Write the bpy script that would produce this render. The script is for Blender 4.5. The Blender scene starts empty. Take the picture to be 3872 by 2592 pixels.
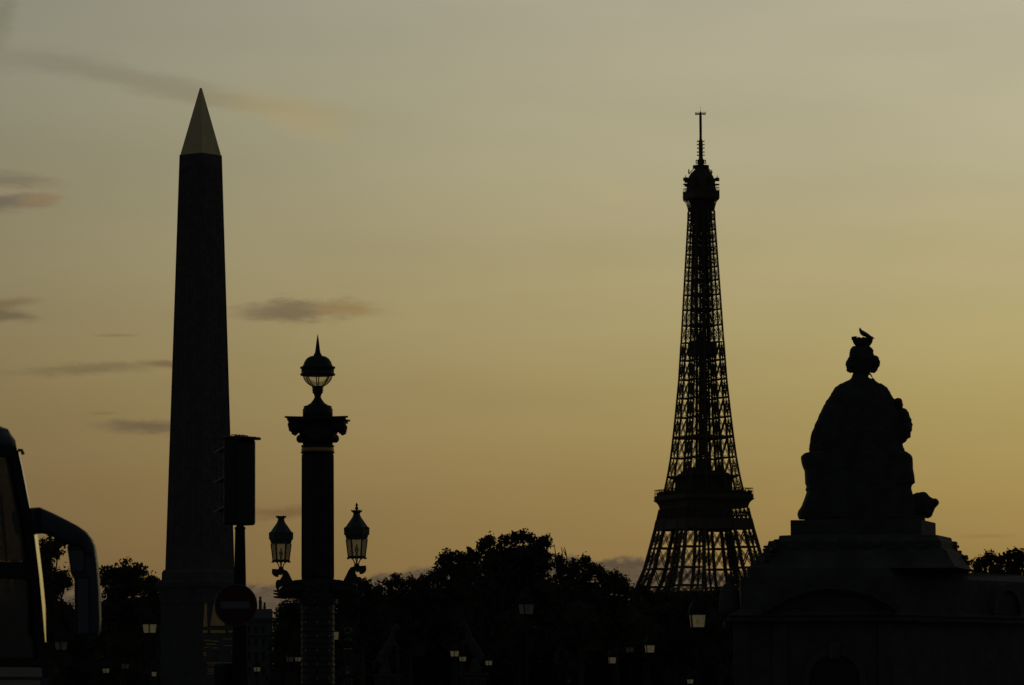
import bpy, math, random
from mathutils import Vector, Matrix
R = math.radians
random.seed(7)
scn = bpy.context.scene
col = scn.collection

# ------------------------------------------------------------------ camera
FPX = 15960.0                       # focal length in photo pixels (3872 wide)
EYE = 1.6
PITCH = math.atan(1366.0 / FPX)
cam_d = bpy.data.cameras.new('camera')
cam = bpy.data.objects.new('camera', cam_d)
col.objects.link(cam)
cam.location = (0, 0, EYE)
ROLL = R(0.25)                      # the camera was held very slightly off level
cam.rotation_euler = (Matrix.Rotation(R(90) + PITCH, 3, 'X') @ Matrix.Rotation(-ROLL, 3, 'Z')).to_euler()
cam_d.sensor_fit = 'HORIZONTAL'
cam_d.sensor_width = 23.6
cam_d.lens = 23.6 * FPX / 3872.0
cam_d.clip_start = 0.5
cam_d.clip_end = 20000
cam_d.dof.use_dof = True
cam_d.dof.focus_distance = 115.0
cam_d.dof.aperture_fstop = 8.0
scn.camera = cam
scn.render.resolution_x, scn.render.resolution_y = 1024, 685
scn.view_settings.view_transform = 'Standard'
scn.view_settings.look = 'None'
scn.view_settings.exposure = 0.0
scn.view_settings.gamma = 1.0

def at(sx, sy, Y):
    """world point that lies at depth Y on the ray through photo pixel (sx, sy)"""
    p, q = (sx - 1936.0) / FPX, (1296.0 - sy) / FPX
    a, b = p * math.cos(ROLL) + q * math.sin(ROLL), q * math.cos(ROLL) - p * math.sin(ROLL)
    dy = math.cos(PITCH) - b * math.sin(PITCH)
    dz = math.sin(PITCH) + b * math.cos(PITCH)
    t = Y / dy
    return Vector((a * t, Y, EYE + dz * t))

# ------------------------------------------------------------------ sky
def lin(c):
    return tuple(((v / 255.0) / 12.92 if v <= 10 else ((v / 255.0 + 0.055) / 1.055) ** 2.4) for v in c) + (1.0,)
SUN_AZ, SUN_EL = R(9.5), R(0.6)    # just above the horizon, right of the view
world = bpy.data.worlds.new('World')
scn.world = world
world.use_nodes = True
nt = world.node_tree
nt.nodes.clear()
def nd(t, **k):
    n = nt.nodes.new(t)
    for a, v in k.items(): setattr(n, a, v)
    return n
def put(sock, v):
    if hasattr(v, 'is_output') or isinstance(v, bpy.types.NodeSocket): nt.links.new(v, sock)
    else: sock.default_value = v
def M(op, a, b=0.0, c=0.0, clamp=False):
    n = nd('ShaderNodeMath', operation=op); n.use_clamp = clamp
    put(n.inputs[0], a); put(n.inputs[1], b); put(n.inputs[2], c)
    return n.outputs[0]
def sstep(x, lo, hi, a=0.0, b=1.0):
    n = nd('ShaderNodeMapRange', interpolation_type='SMOOTHSTEP')
    put(n.inputs[0], x)
    for i, v in zip((1, 2, 3, 4), (lo, hi, a, b)): put(n.inputs[i], v)
    return n.outputs[0]
def mixc(f, a, b):
    n = nd('ShaderNodeMix', data_type='RGBA')
    put(n.inputs[0], f); put(n.inputs[6], a); put(n.inputs[7], b)
    return n.outputs[2]
def scale(c, f):
    n = nd('ShaderNodeVectorMath', operation='SCALE')
    put(n.inputs[0], c); put(n.inputs['Scale'], f)
    return n.outputs[0]
def ramp(f, stops):
    n = nd('ShaderNodeValToRGB'); put(n.inputs[0], f)
    e = n.color_ramp.elements
    while len(e) < len(stops): e.new(0.5)
    for el, (p, c) in zip(e, stops): el.position = p; el.color = c
    return n.outputs[0]
tc = nd('ShaderNodeTexCoord')
sep = nd('ShaderNodeSeparateXYZ'); nt.links.new(tc.outputs['Generated'], sep.inputs[0])
vx, vy, vz = sep.outputs
DEG = 57.29578
el = M('MULTIPLY', M('ARCSINE', vz), DEG)
az = M('MULTIPLY', M('ARCTAN2', vx, vy), DEG)
PXD = DEG / FPX
def AZ(sx): return (sx - 1936.0) * PXD
def EL(sy): return DEG * PITCH - (sy - 1296.0) * PXD
eln = M('DIVIDE', el, 40.0, clamp=True)
def vramp(stops): return ramp(eln, [(max(0.0, min(1.0, EL(y) / 40.0)), lin(c)) for y, c in stops])
HI = [(-2600, (112, 110, 104)), (-8000, (40, 43, 47))]
left = vramp([(2660, (108, 84, 52)), (2200, (114, 93, 60)), (1820, (126, 106, 71)), (1420, (135, 119, 82)), (1020, (139, 129, 97)), (500, (140, 135, 111)), (40, (141, 139, 120))] + HI)
cent = vramp([(2660, (122, 97, 58)), (2200, (134, 110, 67)), (1820, (148, 126, 80)), (1420, (159, 142, 96)), (1020, (166, 154, 114)), (500, (168, 161, 131)), (40, (168, 162, 139))] + HI)
right = vramp([(2660, (134, 106, 60)), (2250, (143, 117, 68)), (1900, (156, 134, 79)), (1560, (170, 153, 96)), (1220, (177, 163, 113)), (900, (179, 168, 127)), (600, (181, 173, 140)), (40, (181, 174, 149))] + HI)
u = M('DIVIDE', M('SUBTRACT', az, AZ(0)), AZ(3872) - AZ(0))
base = mixc(M('MULTIPLY', u, 2.0, clamp=True), left, cent)
base = mixc(M('MULTIPLY', M('SUBTRACT', u, 0.5), 2.0, clamp=True), base, right)
# soft broad unevenness of the high haze
def noise(scale3, detail=3.0, rough=0.5, w=0.0):
    cb = nd('ShaderNodeCombineXYZ')
    put(cb.inputs[0], M('MULTIPLY', az, scale3[0])); put(cb.inputs[1], M('MULTIPLY', el, scale3[1])); put(cb.inputs[2], w)
    n = nd('ShaderNodeTexNoise'); nt.links.new(cb.outputs[0], n.inputs['Vector'])
    n.inputs['Scale'].default_value = 1.0; n.inputs['Detail'].default_value = detail; n.inputs['Roughness'].default_value = rough
    return n.outputs['Fac']
streak = noise((0.18, 0.9), 3.0, 0.5, 3.1)
base = scale(base, sstep(streak, 0.25, 0.75, 0.96, 1.035))
# wisps: centre, half sizes and tilt in degrees on the sky
warp1 = M('MULTIPLY', M('SUBTRACT', noise((2.1, 6.5), 8.0, 0.68, 0.0), 0.5), 2.6)
warp2 = M('MULTIPLY', M('SUBTRACT', noise((2.6, 11.0), 8.0, 0.66, 7.7), 0.5), 2.4)
def wisp(sx, sy, rx, ry, tilt, colour, amount, bend=0.0, rag=0.9):
    global base
    dx = M('SUBTRACT', az, AZ(sx)); dy = M('SUBTRACT', el, EL(sy))
    dy = M('SUBTRACT', dy, M('MULTIPLY', M('MULTIPLY', dx, dx), bend))
    t = math.tan(R(tilt))
    dy = M('SUBTRACT', dy, M('MULTIPLY', dx, t))
    a = M('ADD', M('DIVIDE', dx, rx * PXD), M('MULTIPLY', warp2, 0.35 * rag))
    b = M('ADD', M('DIVIDE', dy, ry * PXD), M('MULTIPLY', warp1, 0.95 * rag))
    d = M('SQRT', M('ADD', M('MULTIPLY', a, a), M('MULTIPLY', b, b)))
    m = sstep(d, 1.25, 0.15, 0.0, amount)
    base = mixc(m, base, lin(colour))
wisp(60, 235, 420, 62, 0, (126, 124, 108), 0.35, rag=.5)
wisp(480, 300, 520, 52, -9.5, (128, 120, 100), 0.5, rag=.5)
wisp(840, 385, 340, 34, -6, (132, 122, 96), 0.42, rag=.5)
wisp(1100, 415, 330, 62, -9, (164, 150, 110), 0.62, rag=.6)
wisp(1160, 480, 200, 60, -14, (168, 154, 112), 0.4)
wisp(0, 60, 70, 90, 30, (118, 118, 96), 0.6)
wisp(0, 150, 60, 60, 30, (122, 118, 98), 0.4)
wisp(50, 722, 240, 90, 0, (148, 133, 104), 0.45)
wisp(30, 684, 220, 34, -4, (114, 106, 90), 0.65)
wisp(10, 774, 220, 38, 3, (104, 95, 82), 0.8)
wisp(150, 762, 110, 26, 8, (140, 118, 84), 0.7)
wisp(10, 1152, 150, 22, 6, (112, 96, 68), 0.7)
wisp(20, 1192, 140, 32, -5, (102, 90, 70), 0.8)
wisp(1170, 1175, 330, 54, 2, (138, 118, 82), 0.5)
wisp(1110, 1170, 250, 44, 1, (116, 103, 80), 0.8)
wisp(1060, 1192, 170, 24, 2, (114, 100, 77), 0.6)
wisp(1290, 1168, 150, 26, -2, (146, 122, 78), 0.6)
wisp(330, 1394, 340, 26, 3, (108, 94, 69), 0.6)
wisp(640, 1376, 130, 14, -3, (106, 90, 64), 0.7)
wisp(440, 1268, 90, 8, 2, (118, 102, 70), 0.45)
wisp(390, 1562, 60, 6, 2, (112, 94, 64), 0.4)
wisp(560, 1614, 220, 32, -2, (100, 86, 66), 0.8)
wisp(1070, 1935, 180, 30, 2, (112, 90, 60), 0.85)
wisp(2550, 330, 26, 10, 0, (176, 166, 136), 0.5)
wisp(3720, 2040, 130, 10, 0, (140, 112, 64), 0.5)
wisp(2300, 720, 210, 50, -10, (176, 164, 120), 0.35)
# low cloud bank on the horizon
bk = [(0, 2215), (900, 2205), (1250, 2205), (1370, 2186), (1435, 2164), (1505, 2168), (1546, 2148), (1582, 2137), (1640, 2142), (1800, 2130), (2000, 2120), (2111, 2109), (2173, 2101), (2226, 2113), (2255, 2127), (2304, 2111), (2344, 2106), (2400, 2104), (2443, 2117), (2560, 2122), (2700, 2150), (2820, 2235), (3000, 2290), (3400, 2320), (3872, 2330)]
topn = ramp(M('MULTIPLY', u, 1.0, clamp=True), [(x / 3872.0, ((2660 - y) / 1000.0,) * 3 + (1,)) for x, y in bk])
sepc = nd('ShaderNodeSeparateColor'); nt.links.new(topn, sepc.inputs[0])
top_el = M('MULTIPLY', sepc.outputs[0], 1000.0 * PXD)
lump = M('MULTIPLY', M('SUBTRACT', noise((7.0, 9.0), 5.0, 0.6, 2.0), 0.5), 0.13)
above = M('SUBTRACT', el, M('ADD', M('ADD', top_el, EL(2660)), lump))
bm_ = sstep(above, 0.035, -0.06)
tex = noise((5.0, 11.0), 4.0, 0.55, 5.0)
bcol = mixc(sstep(tex, 0.35, 0.7), lin((76, 68, 57)), lin((90, 81, 66)))
edge = sstep(above, -0.18, -0.02)
bcol = mixc(M('MULTIPLY', edge, sstep(tex, 0.45, 0.65)), bcol, lin((110, 96, 72)))
base = mixc(M('MULTIPLY', bm_, 0.92), base, bcol)
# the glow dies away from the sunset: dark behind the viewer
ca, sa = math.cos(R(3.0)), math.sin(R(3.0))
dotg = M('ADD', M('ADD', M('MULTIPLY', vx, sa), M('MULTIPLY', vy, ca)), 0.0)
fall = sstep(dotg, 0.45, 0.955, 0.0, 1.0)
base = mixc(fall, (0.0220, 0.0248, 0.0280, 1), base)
base = scale(base, M('ADD', 1.0, M('MULTIPLY', M('MULTIPLY', sstep(az, 7.4, 12.0), sstep(az, 34.0, 20.0)), sstep(el, 14.0, 3.0, 0.0, 0.45))))
base = mixc(sstep(el, -0.3, -1.2), base, (0.004, 0.004, 0.004, 1))
sky = nd('ShaderNodeTexSky', sky_type='NISHITA')
sky.sun_disc = False
sky.sun_elevation = SUN_EL
sky.sun_rotation = SUN_AZ
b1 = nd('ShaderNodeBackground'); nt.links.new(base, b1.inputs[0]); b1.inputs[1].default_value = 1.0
b2 = nd('ShaderNodeBackground'); nt.links.new(sky.outputs[0], b2.inputs[0]); b2.inputs[1].default_value = 0.0012
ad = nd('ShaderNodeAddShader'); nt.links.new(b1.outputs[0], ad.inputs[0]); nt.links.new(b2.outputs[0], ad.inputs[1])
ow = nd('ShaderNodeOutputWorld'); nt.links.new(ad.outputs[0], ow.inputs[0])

sun_d = bpy.data.lights.new('sun', 'SUN')
sun = bpy.data.objects.new('sun', sun_d); col.objects.link(sun)
sun_d.energy = 0.12; sun_d.angle = R(0.5); sun_d.color = (1.0, 0.68, 0.36)
sun.rotation_euler = (R(90) - SUN_EL, 0, math.pi - SUN_AZ)

# ------------------------------------------------------------------ materials
def mat(name, c, rough=0.7, metal=0.0, var=0.25, nscale=3.0, bump=0.0, spec=0.5):
    m = bpy.data.materials.new(name); m.use_nodes = True
    t = m.node_tree; p = t.nodes['Principled BSDF']
    p.inputs['Roughness'].default_value = rough
    p.inputs['Metallic'].default_value = metal
    p.inputs['Specular IOR Level'].default_value = spec
    tc = t.nodes.new('ShaderNodeTexCoord'); n = t.nodes.new('ShaderNodeTexNoise')
    t.links.new(tc.outputs['Object'], n.inputs['Vector'])
    n.inputs['Scale'].default_value = nscale; n.inputs['Detail'].default_value = 6; n.inputs['Roughness'].default_value = 0.65
    r = t.nodes.new('ShaderNodeValToRGB'); t.links.new(n.outputs['Fac'], r.inputs[0])
    r.color_ramp.elements[0].position = 0.3; r.color_ramp.elements[1].position = 0.7
    r.color_ramp.elements[0].color = tuple(v * (1 - var) for v in c) + (1,)
    r.color_ramp.elements[1].color = tuple(min(1, v * (1 + var)) for v in c) + (1,)
    t.links.new(r.outputs[0], p.inputs['Base Color'])
    if bump:
        b = t.nodes.new('ShaderNodeBump'); b.inputs['Strength'].default_value = bump; b.inputs['Distance'].default_value = 0.05
        t.links.new(n.outputs['Fac'], b.inputs['Height']); t.links.new(b.outputs[0], p.inputs['Normal'])
    return m
def glass(name, tint, through, milk, milk_c, glow=None):
    """pane: part clear, part light-scattering, a little mirror"""
    m = bpy.data.materials.new(name); m.use_nodes = True
    t = m.node_tree; t.nodes.clear()
    tr = t.nodes.new('ShaderNodeBsdfTransparent'); tr.inputs[0].default_value = tint + (1,)
    tl = t.nodes.new('ShaderNodeBsdfTranslucent')
    n = t.nodes.new('ShaderNodeTexNoise'); n.inputs['Scale'].default_value = 9.0
    tc = t.nodes.new('ShaderNodeTexCoord'); t.links.new(tc.outputs['Object'], n.inputs['Vector'])
    r = t.nodes.new('ShaderNodeValToRGB'); t.links.new(n.outputs['Fac'], r.inputs[0])
    r.color_ramp.elements[0].position = .3; r.color_ramp.elements[1].position = .7
    r.color_ramp.elements[0].color = tuple(v * .75 for v in milk_c) + (1,); r.color_ramp.elements[1].color = milk_c + (1,)
    t.links.new(r.outputs[0], tl.inputs[0])
    gl = t.nodes.new('ShaderNodeBsdfGlossy'); gl.inputs['Roughness'].default_value = 0.08
    mx = t.nodes.new('ShaderNodeMixShader'); mx.inputs[0].default_value = milk
    t.links.new(tr.outputs[0], mx.inputs[1]); t.links.new(tl.outputs[0], mx.inputs[2])
    fr = t.nodes.new('ShaderNodeFresnel'); fr.inputs[0].default_value = 1.45
    m2 = t.nodes.new('ShaderNodeMixShader')
    mf = t.nodes.new('ShaderNodeMath'); mf.operation = 'MULTIPLY'; t.links.new(fr.outputs[0], mf.inputs[0]); mf.inputs[1].default_value = 1.0 - 0.5 * through
    t.links.new(mf.outputs[0], m2.inputs[0]); t.links.new(mx.outputs[0], m2.inputs[1]); t.links.new(gl.outputs[0], m2.inputs[2])
    o = t.nodes.new('ShaderNodeOutputMaterial')
    if glow:                       # lamps just coming on
        em = t.nodes.new('ShaderNodeEmission'); em.inputs[0].default_value = glow + (1,)
        ad = t.nodes.new('ShaderNodeAddShader'); t.links.new(m2.outputs[0], ad.inputs[0]); t.links.new(em.outputs[0], ad.inputs[1])
        t.links.new(ad.outputs[0], o.inputs[0])
    else: t.links.new(m2.outputs[0], o.inputs[0])
    return m
MT = dict(
    granite=mat('rose_granite', (0.15, 0.125, 0.115), 0.75, nscale=2.0, bump=0.3),
    pale_granite=mat('pale_granite', (0.115, 0.11, 0.105), 0.8, nscale=1.5, bump=0.2),
    gilt=mat('gilded_bronze', (0.84, 0.69, 0.37), 0.42, metal=0.85, var=0.12, nscale=1.5),
    gold=mat('gold_inlay', (0.78, 0.56, 0.22), 0.5, metal=0.6, var=0.15),
    bronze=mat('painted_bronze', (0.045, 0.048, 0.036), 0.6, var=0.35, nscale=4),
    verdigris=mat('verdigris_copper', (0.07, 0.10, 0.085), 0.6, var=0.3, nscale=4),
    iron=mat('dark_painted_iron', (0.035, 0.036, 0.038), 0.85, var=0.3, nscale=5, spec=0.2),
    tower=mat('brown_painted_iron', (0.13, 0.105, 0.075), 0.8, var=0.15, nscale=.15),
    limestone=mat('weathered_limestone', (0.11, 0.105, 0.098), 0.9, var=0.35, nscale=1.8, bump=0.4),
    dark_stone=mat('sooty_limestone', (0.09, 0.086, 0.08), 0.9, var=0.4, nscale=2.5, bump=0.5),
    leaf=mat('dark_foliage', (0.07, 0.08, 0.04), 0.8, var=0.5, nscale=0.6),
    leaf2=mat('olive_foliage', (0.085, 0.085, 0.04), 0.8, var=0.45, nscale=0.5),
    bark=mat('grey_bark', (0.09, 0.075, 0.06), 0.9, var=0.3, nscale=4, bump=0.5),
    paving=mat('square_paving', (0.16, 0.15, 0.14), 0.85, var=0.2, nscale=.4),
    paint=mat('silver_blue_paint', (0.085, 0.095, 0.11), 0.45, metal=0.1, var=0.05),
    cream=mat('cream_paint', (0.45, 0.42, 0.34), 0.4, var=0.06),
    rubber=mat('black_rubber', (0.02, 0.02, 0.02), 0.7, var=0.2),
    chrome=mat('polished_trim', (0.55, 0.53, 0.49), 0.2, metal=1.0, var=0.05),
    mirror=mat('mirror_glass', (0.10, 0.10, 0.11), 0.06, metal=1.0, var=0.02),
    black=mat('black_plastic', (0.018, 0.018, 0.019), 0.45, var=0.2),
    lens=mat('dark_signal_lens', (0.08, 0.02, 0.015), 0.2),
    red=mat('red_sign_face', (0.10, 0.012, 0.018), 0.65, var=0.08),
    white=mat('white_sign_bar', (0.2, 0.2, 0.21), 0.6, var=0.06),
    rim=mat('painted_edge_glint', (0.8, 0.8, 0.8), 0.5),  # near-white, paints the light caught along the visor edges
    grey=mat('galvanised_grey', (0.18, 0.18, 0.19), 0.5, metal=0.4),
    facade=mat('pale_facade', (0.18, 0.178, 0.17), 0.85, var=0.15, nscale=.5),
    slate=mat('slate_roof', (0.10, 0.11, 0.13), 0.6),
    pane=mat('dark_window', (0.03, 0.035, 0.04), 0.1),
    feather=mat('grey_feathers', (0.12, 0.12, 0.13), 0.8),
    frosted=glass('frosted_lamp_glass', (0.92, 0.90, 0.82), 0.9, 0.62, (0.92, 0.88, 0.74)),
    lit=glass('lit_lamp_glass', (0.92, 0.90, 0.82), 0.9, 0.62, (0.92, 0.88, 0.74), (0.013, 0.0105, 0.0052)),
    greyer_pane=glass('greyer_lamp_glass', (0.75, 0.74, 0.70), 0.9, 0.62, (0.60, 0.58, 0.54)),
    globe=glass('clear_globe_glass', (0.95, 0.93, 0.88), 0.9, 0.2, (0.7, 0.66, 0.52)),
    coachglass=glass('tinted_coach_glass', (0.60, 0.58, 0.54), 0.5, 0.06, (0.06, 0.06, 0.06)),
)

# ------------------------------------------------------------------ building helpers
class MB:
    def __init__(s): s.v = []; s.f = []
    def add(s, vs, fs):
        o = len(s.v); s.v += [tuple(p) for p in vs]; s.f += [tuple(i + o for i in f) for f in fs]; return s
    def box(s, c, d, rz=0.0, tip=1.0):
        cx, cy, cz = c; dx, dy, dz = d[0] / 2, d[1] / 2, d[2] / 2; co, si = math.cos(rz), math.sin(rz); vs = []
        for k, z in ((1.0, -dz), (tip, dz)):
            for sx, sy in ((-1, -1), (1, -1), (1, 1), (-1, 1)):
                x, y = sx * dx * k, sy * dy * k
                vs.append((cx + x * co - y * si, cy + x * si + y * co, cz + z))
        return s.add(vs, [(3, 2, 1, 0), (4, 5, 6, 7), (0, 1, 5, 4), (1, 2, 6, 5), (2, 3, 7, 6), (3, 0, 4, 7)])
    def tube(s, pts, rad, n=8, caps=True):
        pts = [Vector(p) for p in pts]
        rs = rad if isinstance(rad, (list, tuple)) else [rad] * len(pts)
        rings = []; ref = None
        for i, p in enumerate(pts):
            d = (pts[min(i + 1, len(pts) - 1)] - pts[max(i - 1, 0)]).normalized()
            if ref is None: ref = Vector((0, 0, 1)) if abs(d.z) < 0.9 else Vector((1, 0, 0))
            a = d.cross(ref).normalized(); b = a.cross(d).normalized(); ref = b
            rings.append([p + (a * math.cos(2 * math.pi * k / n + .4) + b * math.sin(2 * math.pi * k / n + .4)) * rs[i] for k in range(n)])
        vs = [q for r_ in rings for q in r_]; fs = []
        for i in range(len(pts) - 1):
            for k in range(n):
                fs.append((i * n + k, i * n + (k + 1) % n, (i + 1) * n + (k + 1) % n, (i + 1) * n + k))
        if caps: fs += [tuple(range(n - 1, -1, -1)), tuple(range((len(pts) - 1) * n, len(pts) * n))]
        return s.add(vs, fs)
    def bar(s, a, b, w): return s.tube([a, b], w * 0.7071, 4)
    def lathe(s, prof, n=24, c=(0, 0), flute=0, depth=0.0, rot=0.0):
        vs = []; fs = []
        for r_, z in prof:
            for k in range(n):
                t = 2 * math.pi * k / n + rot
                q = r_ * (1 - depth * (0.5 + 0.5 * math.cos(flute * t))) if flute else r_
                vs.append((c[0] + q * math.cos(t), c[1] + q * math.sin(t), z))
        for i in range(len(prof) - 1):
            for k in range(n):
                fs.append((i * n + k, i * n + (k + 1) % n, (i + 1) * n + (k + 1) % n, (i + 1) * n + k))
        m = len(prof) - 1
        fs += [tuple(range(n - 1, -1, -1)), tuple(range(m * n, m * n + n))]
        return s.add(vs, fs)
    def loft(s, rings):
        n = len(rings[0]); vs = [p for r_ in rings for p in r_]; fs = []
        for i in range(len(rings) - 1):
            for k in range(n): fs.append((i * n + k, i * n + (k + 1) % n, (i + 1) * n + (k + 1) % n, (i + 1) * n + k))
        m = len(rings) - 1
        fs += [tuple(range(n - 1, -1, -1)), tuple(range(m * n, m * n + n))]
        return s.add(vs, fs)
    def ball(s, c, r_, n=12, m=8):
        rx, ry, rz = r_ if isinstance(r_, (tuple, list)) else (r_, r_, r_)
        rings = []
        for i in range(1, m):
            t = math.pi * i / m - math.pi / 2
            rings.append([(c[0] + rx * math.cos(t) * math.cos(2 * math.pi * k / n), c[1] + ry * math.cos(t) * math.sin(2 * math.pi * k / n), c[2] + rz * math.sin(t)) for k in range(n)])
        return s.loft(rings)
    def prism(s, poly, y0, y1):
        """polygon in x/z pushed from y0 to y1"""
        n = len(poly)
        vs = [(x, y0, z) for x, z in poly] + [(x, y1, z) for x, z in poly]
        fs = [tuple(range(n)), tuple(range(2 * n - 1, n - 1, -1))] + [(k, k + n, (k + 1) % n + n, (k + 1) % n) for k in range(n)]
        return s.add(vs, fs)
    def xf(s, fn): s.v = [tuple(fn(Vector(p))) for p in s.v]; return s
    def build(s, name, m, parent=None, smooth=False, bevel=0.0, remesh=0.0, loc=None, seg=2):
        me = bpy.data.meshes.new(name); me.from_pydata(s.v, [], s.f); me.update()
        import bmesh
        if len(s.f) < 60000:
            b = bmesh.new(); b.from_mesh(me); bmesh.ops.recalc_face_normals(b, faces=b.faces); b.to_mesh(me); b.free()
        me.materials.append(m)
        if smooth: me.polygons.foreach_set('use_smooth', [True] * len(me.polygons))
        o = bpy.data.objects.new(name, me); col.objects.link(o)
        if parent: o.parent = parent
        if loc is not None: o.location = loc
        if bevel:
            q = o.modifiers.new('bevel', 'BEVEL'); q.width = bevel; q.segments = seg; q.limit_method = 'ANGLE'
        if remesh:
            q = o.modifiers.new('remesh', 'REMESH'); q.mode = 'VOXEL'; q.voxel_size = remesh; q.use_smooth_shade = True
            q = o.modifiers.new('smooth', 'SMOOTH'); q.iterations = 2; q.factor = 0.5
            if 'wear' not in bpy.data.textures:
                tx = bpy.data.textures.new('wear', 'CLOUDS'); tx.noise_scale = .13; tx.noise_depth = 4
            q = o.modifiers.new('wear', 'DISPLACE'); q.texture = bpy.data.textures['wear']; q.strength = .055; q.mid_level = .5
        return o
def tag(o, label, cat, group=None):
    o['label'] = label; o['category'] = cat
    if group: o['group'] = group
    return o
def thing(name, label, cat, loc, rz=0.0, group=None):
    o = bpy.data.objects.new(name, None); col.objects.link(o); o.empty_display_size = 0.3
    o.location = loc; o.rotation_euler = (0, 0, rz)
    return tag(o, label, cat, group)
def kids(o): return [c for c in bpy.data.objects if c.parent == o]
def copy_tree(o, parent=None):
    c = o.copy(); col.objects.link(c)
    if parent: c.parent = parent
    for ch in kids(o): copy_tree(ch, c)
    return c
def lerp(a, b, t): return a + (b - a) * t
def interp(tab, x):
    if x <= tab[0][0]: return tab[0][1]
    for (a, p), (b, q) in zip(tab, tab[1:]):
        if x <= b: return lerp(p, q, (x - a) / (b - a))
    return tab[-1][1]

# ------------------------------------------------------------------ ground
g = MB(); n_ = 24
g.add([(-4000, -300, 0), (4000, -300, 0), (4000, 7000, 0), (-4000, 7000, 0)], [(0, 1, 2, 3)])
o = g.build('ground', MT['paving']); o['kind'] = 'structure'
r_ = MB(); r_.add([(-300, 12, .004), (300, 12, .004), (300, 90, .004), (-300, 90, .004)], [(0, 1, 2, 3)])
o = r_.build('road', mat('asphalt', (0.05, 0.05, 0.052), 0.85, nscale=1.0)); o['kind'] = 'structure'

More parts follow.
